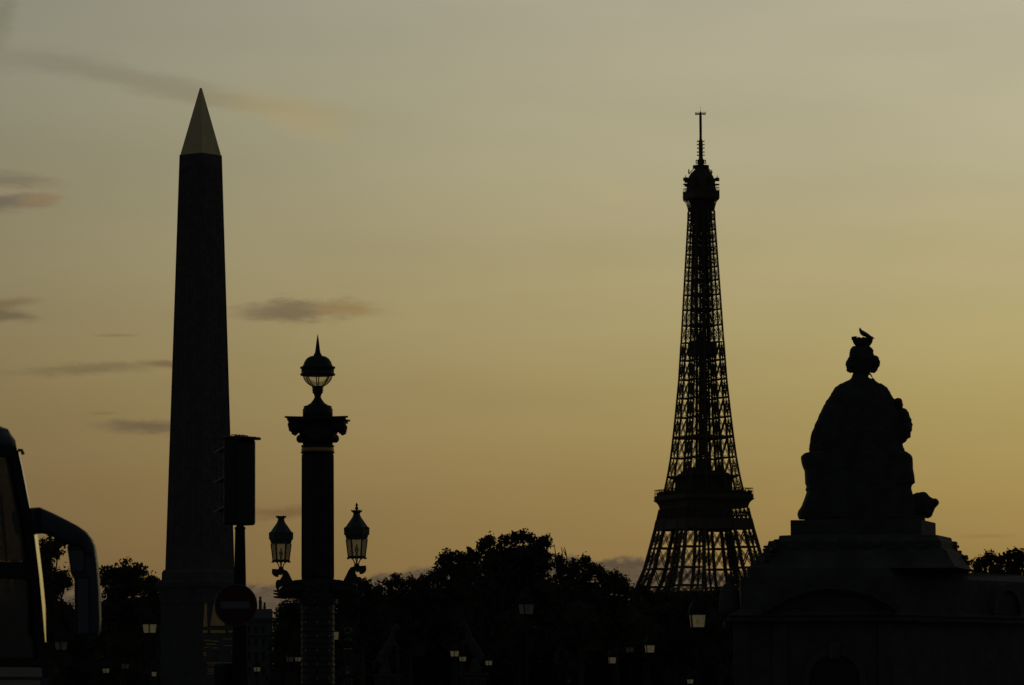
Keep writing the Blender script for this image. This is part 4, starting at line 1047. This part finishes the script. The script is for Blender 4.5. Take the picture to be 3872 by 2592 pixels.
def statue():
    def zx(a): return PX(2950 + a / 1.96)
    def zy(b): return PZ(1200 + b / 1.96)
    yc = 2.2
    base_z = zy(1490)
    root = thing('seated_statue', 'stone statue of a seated draped woman seen from behind on the pavilion top', 'statue', (PC.x, PY + yc, base_z))
    sc = (PY + yc) / PY                      # keep its size as seen at its real depth
    def V(a, y, b): return Vector((zx(a) * sc + PC.x * (sc - 1), y, EYE + (zy(b) - EYE) * sc - base_z))
    def loft(tab, depth, power=2.4, folds=0.0, nf=17, n=56, yoff=0.0, step=8):
        y = tab[0][0]; rings = []; ys = []
        while y < tab[-1][0]: ys.append(y); y += step
        ys.append(tab[-1][0])
        Lt = [(t[0], t[1]) for t in tab]; Rt = [(t[0], t[2]) for t in tab]
        for yy in ys:
            a, b = V(interp(Lt, yy), 0, yy), V(interp(Rt, yy), 0, yy)
            cx, hw = (a.x + b.x) / 2, (b.x - a.x) / 2
            d, off = interp(depth[0], yy), interp(depth[1], yy) + yoff
            ring = []
            for i in range(n):
                t = 2 * math.pi * i / n
                ct, st = math.cos(t), math.sin(t)
                f = 1 - folds * (0.5 + 0.5 * math.sin(nf * t + yy * .006)) * abs(st)
                ring.append((cx + hw * math.copysign(abs(ct) ** (2 / power), ct), off + d * f * math.copysign(abs(st) ** (2 / power), st), a.z))
            rings.append(ring)
        return rings
    fig = MB()
    # head and neck
    hd = [(214, 590, 690), (222, 575, 700), (235, 556, 707), (255, 548, 716), (272, 542, 722), (290, 541, 730), (305, 541, 738), (330, 548, 738), (370, 552, 725), (395, 560, 700), (420, 565, 682), (450, 558, 680), (470, 530, 700)]
    fig.loft(loft(hd, ([(214, .15), (240, .28), (300, .33), (370, .27), (420, .19), (470, .26)], [(0, 0), (300, .05), (420, 0)])))
    tor = [(452, 552, 690), (470, 530, 706), (482, 500, 738), (490, 482, 760), (500, 460, 785), (514, 440, 806), (535, 425, 822), (556, 408, 838), (570, 400, 846), (605, 378, 868), (650, 350, 890), (690, 328, 905), (750, 300, 915), (830, 266, 922), (870, 250, 925), (910, 244, 926), (950, 239, 930), (1000, 235, 945), (1030, 250, 950)]
    fig.loft(loft(tor, ([(452, .22), (500, .34), (600, .45), (800, .52), (1030, .6)], [(452, 0), (600, 0), (1000, .05)]), 2.6, .10, 19))
    # arm with cornucopia on the right
    for a, b, ra, rb, yy in ((893, 628, 36, 24, -.1), (905, 650, 27, 38, -.1), (928, 722, 50, 46, -.05), (944, 775, 54, 60, -.05), (946, 825, 52, 50, -.1), (936, 872, 50, 42, -.05), (915, 905, 44, 34, 0)):
        p = V(a, yy, b); fig.ball(p, (ra / 1.96 * PK, .26, rb / 1.96 * PK), 18, 12)
    for a, b, r0 in ((912, 612, 9), (924, 630, 9), (926, 652, 9), (984, 762, 13), (992, 798, 11), (993, 842, 9), (980, 892, 10), (972, 870, 14)):
        fig.ball(V(a, -.05, b), (r0 / 1.96 * PK, .1, r0 / 1.96 * PK), 10, 8)
    # lap, knees and draped shins on the far side
    fig.tube([V(430, .3, 1010), V(420, 1.0, 1020), V(420, 1.25, 1080), V(415, 1.3, 1300), V(410, 1.35, 1480)], [.5, .46, .42, .36, .42], 18)
    fig.tube([V(780, .3, 1010), V(790, 1.0, 1020), V(790, 1.25, 1080), V(795, 1.3, 1300), V(800, 1.35, 1480)], [.5, .46, .42, .36, .42], 18)
    fig.tube([V(465, .1, 600), V(390, .3, 780), V(380, .9, 930)], [.17, .15, .11], 12)
    fig.ball(V(640, .40, 350), (.04, .08, .07), 8, 6)                # nose
    fig.tube([V(690, .0, 412), V(712, -.02, 452), V(738, 0, 492)], [.028, .02, .035], 8)
    fig.build('figure', MT['dark_stone'], root, remesh=.022)
    hr = MB()
    for a, b, r0 in ((545, 318, 22), (535, 336, 20), (528, 352, 17), (530, 372, 16), (536, 390, 20), (552, 398, 20), (556, 360, 32), (726, 318, 34), (740, 335, 28), (744, 352, 23), (735, 368, 22), (728, 384, 20), (715, 398, 20), (703, 402, 16), (640, 300, 88), (580, 250, 36), (690, 250, 28)):
        hr.ball(V(a, -.06, b), (r0 / 1.96 * PK, .12 + r0 * .001, r0 / 1.96 * PK), 14, 10)
    hr.build('hair', MT['dark_stone'], root, remesh=.016)
    cr = MB(); q = 1 / 1.96 * PK
    c0 = V(641, 0, 200)
    cr.lathe([(w * q, V(0, 0, b).z) for w, b in ((60, 232), (52, 222), (54, 212), (66, 200), (74, 185), (79, 165), (80, 158)[:2], (70, 158), (68, 166))], 28, (c0.x, 0))
    for i in range(14):
        t = i * 2 * math.pi / 14 + .2
        if i % 14 in (2, 3): continue
        cr.box((c0.x + 74 * q * math.cos(t), 74 * q * math.sin(t), V(0, 0, 156).z), (.07, .05, (4 if i not in (6, 7, 8) else 14) * q * 1.6), t)
    cr.build('mural_crown', MT['dark_stone'], root, bevel=.005)
    th = [(1000, 232, 950), (1004, 205, 955), (1012, 192, 968), (1025, 179, 986), (1035, 179, 993), (1050, 180, 998), (1070, 183, 999), (1090, 188, 1000), (1110, 195, 1000), (1130, 205, 1000), (1180, 208, 1009), (1225, 209, 1013), (1232, 212, 1014), (1250, 219, 990), (1262, 214, 987), (1272, 211, 985), (1290, 220, 988), (1305, 214, 993), (1340, 202, 1000), (1395, 180, 1010), (1415, 166, 1012), (1430, 155, 1012), (1450, 149, 1012), (1470, 152, 1012), (1490, 160, 1012)]
    MB().loft(loft(th, ([(1000, .66), (1490, .74)], [(0, 0.1), (1490, .1)]), 5.0, .07, 13)).build('throne', MT['dark_stone'], root, True)
    sl = V(641, 0, 1490); zt_ = PZ(1950 + 18 / 1.999) - base_z
    MB().box((sl.x, .1, (sl.z + .05 + zt_ - .01) / 2), ((1012 - 152) * q * sc, 1.4, sl.z + .05 - zt_ + .01)).build('base_slab', MT['dark_stone'], root, bevel=.01)
    bu = MB()
    for a, b, ra, rb in ((1040, 1395, 60, 98), (1075, 1392, 62, 100), (1095, 1400, 58, 88), (1122, 1398, 42, 70), (1156, 1378, 36, 32), (1104, 1450, 42, 44), (1010, 1400, 50, 90)):
        bu.ball(V(a, .05, b), (ra * q, .34, rb * q), 20, 14)
    bu.build('lion_head', MT['dark_stone'], root, remesh=.02)
    # pigeon on the crown
    bz = V(650, -.2, 168)
    bird = thing('pigeon', 'small pigeon perched on the crown of the seated statue', 'bird', (PC.x + bz.x, PY + yc - .2, base_z + bz.z))
    def W(a, b, y=0): v = V(a, 0, b); return Vector((v.x - bz.x, y, v.z - bz.z))
    pb = MB().tube([W(727, 163), W(716, 160), (W(700, 154)), W(680, 144), W(660, 135), W(642, 127), W(630, 117), W(621, 104), W(618, 96), W(617, 91), W(618, 86), W(619, 82)], [.006, .014, .022, .04, .056, .062, .054, .036, .026, .023, .014, .003], 14)
    pb.build('body', MT['feather'], bird, True)
    lg = MB()
    for a, y in ((655, -.02), (663, .02)): lg.tube([W(a, 150, y), W(a - 3, 160, y), W(a - 2, 168, y)], .007, 6); lg.tube([W(a - 10, 168, y), W(a + 6, 168, y)], .005, 5)
    lg.build('legs', MT['rubber'], bird)
    for s_ in (-1, 1):
        MB().tube([W(632, 125, s_ * .05), W(650, 132, s_ * .06), W(680, 146, s_ * .045), W(712, 152, s_ * .02)], [.015, .03, .022, .004], 8).build('wing', MT['feather'], bird, True)
statue()

# ------------------------------------------------------------------ far building
def building():
    Y = 590.0; p = at(1000, 2600, Y); k = Y / FPX
    root = thing('town_building', 'pale grey town building with slate roof and chimneys right of the sign pole', 'building', (p.x, Y, 0))
    def X(sx): return (sx - 1000) * k
    def Z(sy): return at(1000, sy, Y).z
    MB().box((X(930), 6, Z(2345) / 2), (X(1030) - X(830), 12, Z(2345))).build('wall', MT['facade'], root)
    MB().box((X(930), -.15, Z(2343)), (X(1032) - X(828), .5, 4 * k * 2)).box((X(930), -.1, Z(2400)), (X(1032) - X(828), .4, .25)).build('cornice', MT['facade'], root)
    rf = MB().loft([[(X(828), -.2, Z(2338)), (X(1032), -.2, Z(2338)), (X(1032), 12.2, Z(2338)), (X(828), 12.2, Z(2338))], [(X(838), 2.0, Z(2302)), (X(1026), 2.0, Z(2302)), (X(1026), 10, Z(2302)), (X(838), 10, Z(2302))]]).build('roof', MT['slate'], root)
    for sx, w, t in ((978, 12, 2268), (994, 10, 2290), (960, 12, 2286)):
        c = MB().box((X(sx), 4, (Z(t) + Z(2310)) / 2), (w * k, 1.0, Z(t) - Z(2310))).build('chimney', MT['facade'], rf)
        MB().lathe([(.14, Z(t)), (.16, Z(t) + .3), (.12, Z(t) + .55)], 8, (X(sx), 4)).build('chimney_pot', MT['slate'], c)
    MB().tube([(X(975), 4, Z(2270)), (X(975), 4, Z(2255))], .08, 5).build('aerial', MT['slate'], rf)
    for iy, (y0, y1) in enumerate(((2368, 2392), (2412, 2446), (2464, 2500), (2520, 2556))):
        for sx in (850, 880, 910, 940, 968, 996):
            w = MB().box((X(sx), -.02, (Z(y0) + Z(y1)) / 2), (13 * k, .12, Z(y0) - Z(y1))).build('window', MT['facade'], root)
            MB().box((X(sx), -.10, (Z(y0) + Z(y1)) / 2), (9 * k, .06, (Z(y0) - Z(y1)) * .86)).build('pane', MT['pane'], w)
building()

# ------------------------------------------------------------------ horse statues
def horse_statue():
    root = thing('horse_statue', '', 'statue', (0, 0, 0), group='rearing horse statues on pedestals')
    MB().box((0, 0, .4), (3.6, 2.2, .8)).box((0, 0, 2.1), (2.8, 1.6, 2.6)).box((0, 0, 3.5), (3.2, 1.9, .25)).build('pedestal', MT['dark_stone'], root, bevel=.05)
    h = MB(); z = 3.6
    def tb(p, r_): h.tube(p, r_, 12)
    tb([(-.9, 0, z + 1.0), (-.5, 0, z + 1.5), (.1, 0, z + 2.1), (.5, 0, z + 2.7)], [.42, .5, .5, .42])
    tb([(.45, 0, z + 2.6), (.55, 0, z + 3.2), (.75, 0, z + 3.7), (1.05, 0, z + 3.95)], [.4, .3, .24, .2])
    tb([(.85, 0, z + 3.95), (1.2, 0, z + 3.85), (1.5, 0, z + 3.6)], [.2, .19, .12])
    tb([(.78, .08, z + 4.0), (.76, .1, z + 4.3)], [.07, .02]); tb([(.78, -.08, z + 4.0), (.76, -.1, z + 4.3)], [.07, .02])
    for y in (-.25, .25):
        tb([(-.8, y, z + 1.1), (-.35, y, z + .75), (-.85, y, z + .35), (-.7, y, z + .02)], [.32, .2, .12, .12])
        tb([(.5, y, z + 2.4), (1.0, y, z + 2.5), (1.15, y, z + 2.0), (1.0, y, z + 1.8)], [.22, .15, .1, .1])
    tb([(-1.1, 0, z + 1.2), (-1.45, 0, z + .9), (-1.5, 0, z + .3)], [.1, .16, .06])
    tb([(-.2, 0, z + .02), (-.2, 0, z + 1.2)], [.7, .3])
    h.build('rearing_horse', MT['dark_stone'], root, remesh=.06)
    m = MB()
    for y in (-.14, .14): m.tube([(1.25 + y, y - .5, z), (1.2 + y, y - .5, z + .5), (1.2, y * .7 - .5, z + .95)], [.1, .1, .15], 10)
    m.tube([(1.2, -.5, z + .9), (1.2, -.5, z + 1.3), (1.15, -.5, z + 1.6), (1.12, -.5, z + 1.75)], [.18, .2, .2, .07], 12)
    m.ball((1.1, -.5, z + 1.92), (.12, .13, .15), 12, 8)
    m.tube([(1.15, -.35, z + 1.6), (1.0, -.2, z + 2.0), (1.1, -.1, z + 2.5)], [.08, .07, .05], 8)
    m.tube([(1.15, -.68, z + 1.6), (1.35, -.75, z + 1.35), (1.5, -.6, z + 1.5)], [.08, .07, .05], 8)
    m.build('groom', MT['dark_stone'], root, remesh=.03)
    return root
hs = horse_statue(); Yh = 470.0
p = at(1464, 2600, Yh); hs.location = (p.x, Yh, 0); z_ped = at(1464, 2529, Yh).z
hs.scale = (1, 1, (at(1464, 2352, Yh).z) / 7.9); hs['label'] = 'dark rearing horse statue on a pale block pedestal, left of the tallest trees'
h2 = copy_tree(hs); p = at(1790, 2600, 455.0); h2.location = (p.x, 455.0, 0); h2.rotation_euler = (0, 0, math.pi)
h2['label'] = 'faint pale horse statue among three small lit street lamps'

# ------------------------------------------------------------------ trees
def tree(label, Y, blobs, m='leaf', seed=1, leaf=.34, sprig=1.0, dens=1.0, twigs=None, core=.64):
    rnd = random.Random(seed)
    k = Y / FPX; leaf *= 1.12
    cx = sum(b[0] for b in blobs) / len(blobs)
    p = at(cx, 2600, Y)
    root = thing('tree', label, 'tree', (p.x, Y, 0), group='trees behind the square')
    B_ = []
    for i, (sx, sy, r_) in enumerate(blobs):
        q = at(sx, sy, Y); B_.append((Vector((q.x - p.x, rnd.uniform(-.5, .5) * r_ * k, q.z)), r_ * k))
    lv = []; lf = []
    def leafq(c, s):
        a = Vector((rnd.gauss(0, 1), rnd.gauss(0, 1), rnd.gauss(0, 1))).normalized()
        b = a.orthogonal().normalized(); b = (Matrix.Rotation(rnd.uniform(0, 6.28), 3, a) @ b); d = a.cross(b)
        o_ = len(lv); e = rnd.uniform(.4, .7)
        lv.extend((c + b * s, c + d * s * e + b * s * .15, c - b * s * .9, c - d * s * e * .9 + b * s * .1)); lf.append((o_, o_ + 1, o_ + 2, o_ + 3))
    def clump(c, s, n=5):
        for _ in range(n): leafq(c + Vector((rnd.gauss(0, s * .75), rnd.gauss(0, s * .75), rnd.gauss(0, s * .75))), s * rnd.uniform(.55, 1.1))
    cr = MB()
    for c, r_ in B_:
        # opaque heart of boughs, rough
        n, m_ = 14, 9; rings = []
        for i in range(1, m_):
            t = math.pi * i / m_ - math.pi / 2; rg = []
            for j in range(n):
                f = core * rnd.uniform(.72, 1.04)
                rg.append((c.x + r_ * f * math.cos(t) * math.cos(2 * math.pi * j / n), c.y + r_ * f * math.cos(t) * math.sin(2 * math.pi * j / n), c.z + r_ * f * math.sin(t)))
            rings.append(rg)
        cr.loft(rings)
        sub = leaf * 2.1                               # bough-end clumps about a metre across, gaps between
        N = max(10, min(230, int(6.4 * dens * (r_ / sub) ** 1.75)))
        for _ in range(N):
            d = Vector((rnd.gauss(0, 1), rnd.gauss(0, 1), rnd.gauss(.15, 1))).normalized()
            f = rnd.uniform(.68, 1.0); sc_ = sub * rnd.uniform(.55, 1.0)
            cc = c + d * r_ * f
            for _k in range(13):
                leafq(cc + Vector((rnd.gauss(0, .42), rnd.gauss(0, .42), rnd.gauss(0, .5))) * sc_, leaf * rnd.uniform(.5, .95))
        for _ in range(int(11 * sprig * max(1, r_ / 2.0))):
            d = Vector((rnd.gauss(0, 1), rnd.gauss(0, .8), rnd.gauss(.45, .8))).normalized()
            L = rnd.uniform(.1, .38) * min(r_, 2.6); st = c + d * r_ * .92; up = (d + Vector((0, 0, rnd.uniform(.1, .9)))).normalized()
            ns = max(2, int(L / leaf * 1.8))
            for j in range(ns): clump(st + up * L * (j + .6) / ns, leaf * lerp(.8, .5, j / ns), 5)
    cr.v = cr.v + [tuple(v) for v in lv]
    o_ = len(cr.v) - len(lv)
    cr.f = cr.f + [tuple(i + o_ for i in f) for f in lf]
    cr.build('crown', MT[m], root)
    tk = MB(); zt = max(b[0].z for b in B_); low = min(b[0].z for b in B_)
    hh = lerp(low, zt, .5)
    tk.tube([(0, 0, 0), (.05, 0, hh * .35), (-.05, .05, hh * .7), (0, 0, hh)], [.42, .34, .26, .15], 10)
    for c, r_ in B_[:6]:
        s = Vector((0, 0, min(hh * .65, c.z * .6))); tk.tube([s, s.lerp(c, .5) + Vector((0, 0, .3)), c], [.18, .12, .05], 7)
    tk.build('trunk', MT['bark'], root)
    if twigs:
        for path in twigs:
            tw = MB()
            pts = []
            for a, b in path: q = at(a, b, Y); pts.append((q.x - p.x, 0, q.z))
            tw.tube(pts, [.10 - .07 * i / (len(pts) - 1) for i in range(len(pts))], 5)
            tw.build('bare_twig', MT['bark'], root)
    return root
T = tree
T('tallest broad tree in the middle with ragged leafy crown against the sky', 520, [(1968, 2092, 46), (1922, 2096, 42), (1862, 2096, 44), (2012, 2100, 44), (2046, 2088, 36), (1850, 2140, 56), (1910, 2140, 75), (1990, 2150, 80), (2050, 2130, 42), (1977, 2030, 20), (1944, 2036, 15), (2004, 2036, 15), (2066, 2046, 15), (2040, 2058, 16), (1910, 2046, 17), (1826, 2066, 18), (1851, 2048, 17), (1930, 2250, 130), (2040, 2240, 100), (1840, 2230, 90), (1930, 2400, 160)], seed=1, leaf=.30)
T('tree with upright leafy sprigs just left of the tallest tree', 512, [(1700, 2108, 32), (1672, 2120, 20), (1740, 2118, 22), (1775, 2100, 20), (1792, 2112, 24), (1700, 2150, 45), (1770, 2160, 55), (1655, 2180, 32), (1730, 2220, 80), (1650, 2250, 60), (1720, 2340, 120)], seed=2, leaf=.28, sprig=1.3)
T('low bushy tree left of the sprigged tree, in front of the grey cloud bank', 508, [(1500, 2196, 22), (1475, 2210, 24), (1525, 2212, 22), (1560, 2206, 16), (1610, 2200, 22), (1590, 2225, 28), (1635, 2190, 18), (1490, 2255, 45), (1570, 2265, 50), (1630, 2250, 45), (1540, 2340, 95), (1460, 2420, 100)], seed=3, leaf=.26, sprig=1.2)
T('rounded low tree just right of the big lamp column', 500, [(1390, 2222, 30), (1360, 2230, 28), (1425, 2232, 26), (1410, 2262, 40), (1355, 2275, 55), (1300, 2270, 50), (1400, 2340, 85), (1320, 2380, 100)], seed=4, leaf=.26, sprig=.7)
T('tree with bare twigs sticking up, just right of the tallest tree', 514, [(2108, 2118, 22), (2118, 2150, 30), (2178, 2138, 24), (2212, 2122, 14), (2160, 2165, 36), (2240, 2152, 20), (2215, 2175, 34), (2262, 2165, 22), (2278, 2188, 28), (2150, 2230, 75), (2240, 2240, 70), (2190, 2340, 120)], seed=5, leaf=.26, sprig=1.2,
  twigs=[[(2108, 2170), (2102, 2110), (2098, 2076), (2096, 2058)], [(2122, 2170), (2121, 2120), (2112, 2090)], [(2121, 2125), (2126, 2090), (2122, 2068)], [(2142, 2165), (2143, 2110), (2138, 2082), (2132, 2068)], [(2140, 2100), (2128, 2076)], [(2200, 2150), (2214, 2120), (2216, 2106)]])
T('light leafed tree on the downward slope left of the tower foot', 518, [(2322, 2178, 18), (2318, 2205, 26), (2350, 2200, 24), (2336, 2228, 28), (2365, 2225, 16), (2290, 2235, 40), (2330, 2290, 60), (2280, 2350, 100), (2370, 2330, 90)], m='leaf2', seed=6, leaf=.26, sprig=1.3, dens=.8, core=.6)
T('flat topped tree under the left leg of the iron tower', 540, [(2412, 2236, 28), (2440, 2246, 28), (2390, 2252, 26), (2480, 2268, 34), (2430, 2300, 60), (2500, 2310, 70), (2440, 2400, 120)], seed=7, leaf=.24, sprig=.6)
T('flat topped tree under the middle of the iron tower', 545, [(2520, 2268, 34), (2570, 2266, 30), (2610, 2272, 34), (2550, 2320, 70), (2630, 2330, 75), (2580, 2420, 130)], seed=8, leaf=.24, sprig=.6)
T('dark tree between the iron tower and the stone pavilion', 535, [(2662, 2284, 38), (2700, 2276, 36), (2735, 2258, 36), (2770, 2250, 40), (2690, 2340, 80), (2770, 2330, 90), (2720, 2440, 130)], seed=9, leaf=.26, sprig=.7)
T('dense dark tree behind the coach mirror arm', 480, [(190, 2075, 52), (222, 2060, 26), (150, 2110, 70), (160, 2180, 60), (232, 2180, 34), (252, 2200, 18), (215, 2225, 45), (175, 2250, 70), (100, 2200, 90), (170, 2340, 110), (240, 2330, 55), (120, 2460, 120)], seed=10, leaf=.27, sprig=.9)
T('round leafy tree left of the obelisk pedestal', 490, [(480, 2162, 42), (440, 2165, 34), (520, 2160, 32), (408, 2178, 30), (392, 2200, 24), (460, 2220, 70), (520, 2215, 50), (430, 2300, 90), (530, 2300, 70), (470, 2420, 130)], seed=11, leaf=.27, sprig=.8)
T('small shrubby tree touching the left edge of the obelisk pedestal', 484, [(572, 2195, 14), (585, 2205, 16), (560, 2215, 18), (575, 2240, 30), (600, 2265, 30), (570, 2310, 60), (610, 2400, 90)], seed=12, leaf=.26, sprig=1.0)
T('tree with flat layered boughs behind the right side of the pavilion', 300, [(3745, 2112, 16), (3720, 2128, 20), (3775, 2122, 20), (3815, 2110, 22), (3850, 2105, 26), (3880, 2112, 34), (3690, 2145, 22), (3760, 2160, 44), (3830, 2150, 50), (3900, 2170, 60), (3700, 2190, 40), (3790, 2240, 90), (3880, 2260, 90)], seed=13, leaf=.17, sprig=.9)
T('low tree showing gaps of sky left of the big lamp column', 500, [(1072, 2312, 26), (1092, 2300, 30), (1058, 2340, 26), (1110, 2330, 40), (1070, 2380, 44), (1050, 2420, 30), (1140, 2320, 60), (1120, 2420, 80), (1070, 2480, 60)], seed=14, leaf=.22, sprig=.9, core=.7)
T('dark tree filling the space behind the big lamp column', 506, [(1200, 2290, 50), (1250, 2285, 45), (1180, 2380, 90), (1270, 2380, 90), (1220, 2480, 110)], seed=15, leaf=.24, sprig=.6)
# darker rows further in
rowlab = ['behind the coach', 'behind the coach mirror', 'behind lamps left of the obelisk', 'behind the obelisk pedestal', 'behind the distant lamp column', 'behind the dark horse statue', 'behind the pale horse statue', 'behind the large dim lamp', 'behind the small lamps left of the tower', 'below the left leg of the tower', 'below the middle of the tower', 'behind the left corner of the pavilion']
rowx = [40, 260, 470, 690, 1330, 1500, 1700, 1930, 2180, 2390, 2600, 2800]
for i, (x, lb) in enumerate(zip(rowx, rowlab)):
    T('shadowy low tree of the back row ' + lb, 560 + (i % 3) * 12, [(x - 70, 2420, 110), (x + 70, 2410, 110), (x, 2375, 95), (x - 100, 2530, 120), (x + 100, 2530, 120), (x, 2540, 110), (x + 130, 2400, 80)], seed=30 + i, leaf=.4, sprig=.5, dens=.7, core=.9)
T('shadowy tree between the far building and the big lamp column', 552, [(1090, 2400, 60), (1120, 2360, 60), (1180, 2350, 80), (1090, 2480, 80), (1080, 2580, 75), (1180, 2470, 110), (1180, 2580, 110)], seed=50, leaf=.36, sprig=.5, core=.9)
T('shadowy tree rising behind the large dim lamp and tallest tree', 556, [(1800, 2290, 100), (1900, 2270, 110), (2020, 2270, 110), (2120, 2290, 100), (1740, 2370, 110), (2180, 2360, 110), (1950, 2400, 150)], seed=51, leaf=.36, sprig=.3, core=.9)
T('shadowy tree rising behind the dark horse statue', 554, [(1400, 2330, 80), (1480, 2320, 90), (1580, 2310, 95), (1660, 2310, 80), (1520, 2420, 140)], seed=52, leaf=.36, sprig=.3, core=.9)
T('shadowy tree rising behind the small row of lamps left of the tower', 553, [(2230, 2320, 80), (2300, 2340, 85), (2380, 2350, 80), (2280, 2440, 130), (2480, 2370, 80)], seed=53, leaf=.36, sprig=.3, core=.9)
for x, lb in ((3180, 'behind the middle of the pavilion'), (3560, 'behind the right half of the pavilion'), (3960, 'at the right edge beyond the layered boughs')):
    T('shadowy low tree of the back row ' + lb, 562, [(x - 110, 2330, 110), (x + 110, 2320, 115), (x, 2310, 100), (x - 130, 2470, 130), (x + 130, 2470, 130), (x, 2470, 130), (x + 210, 2400, 110)], seed=int(x), leaf=.4, sprig=.5, dens=.7, core=.9)
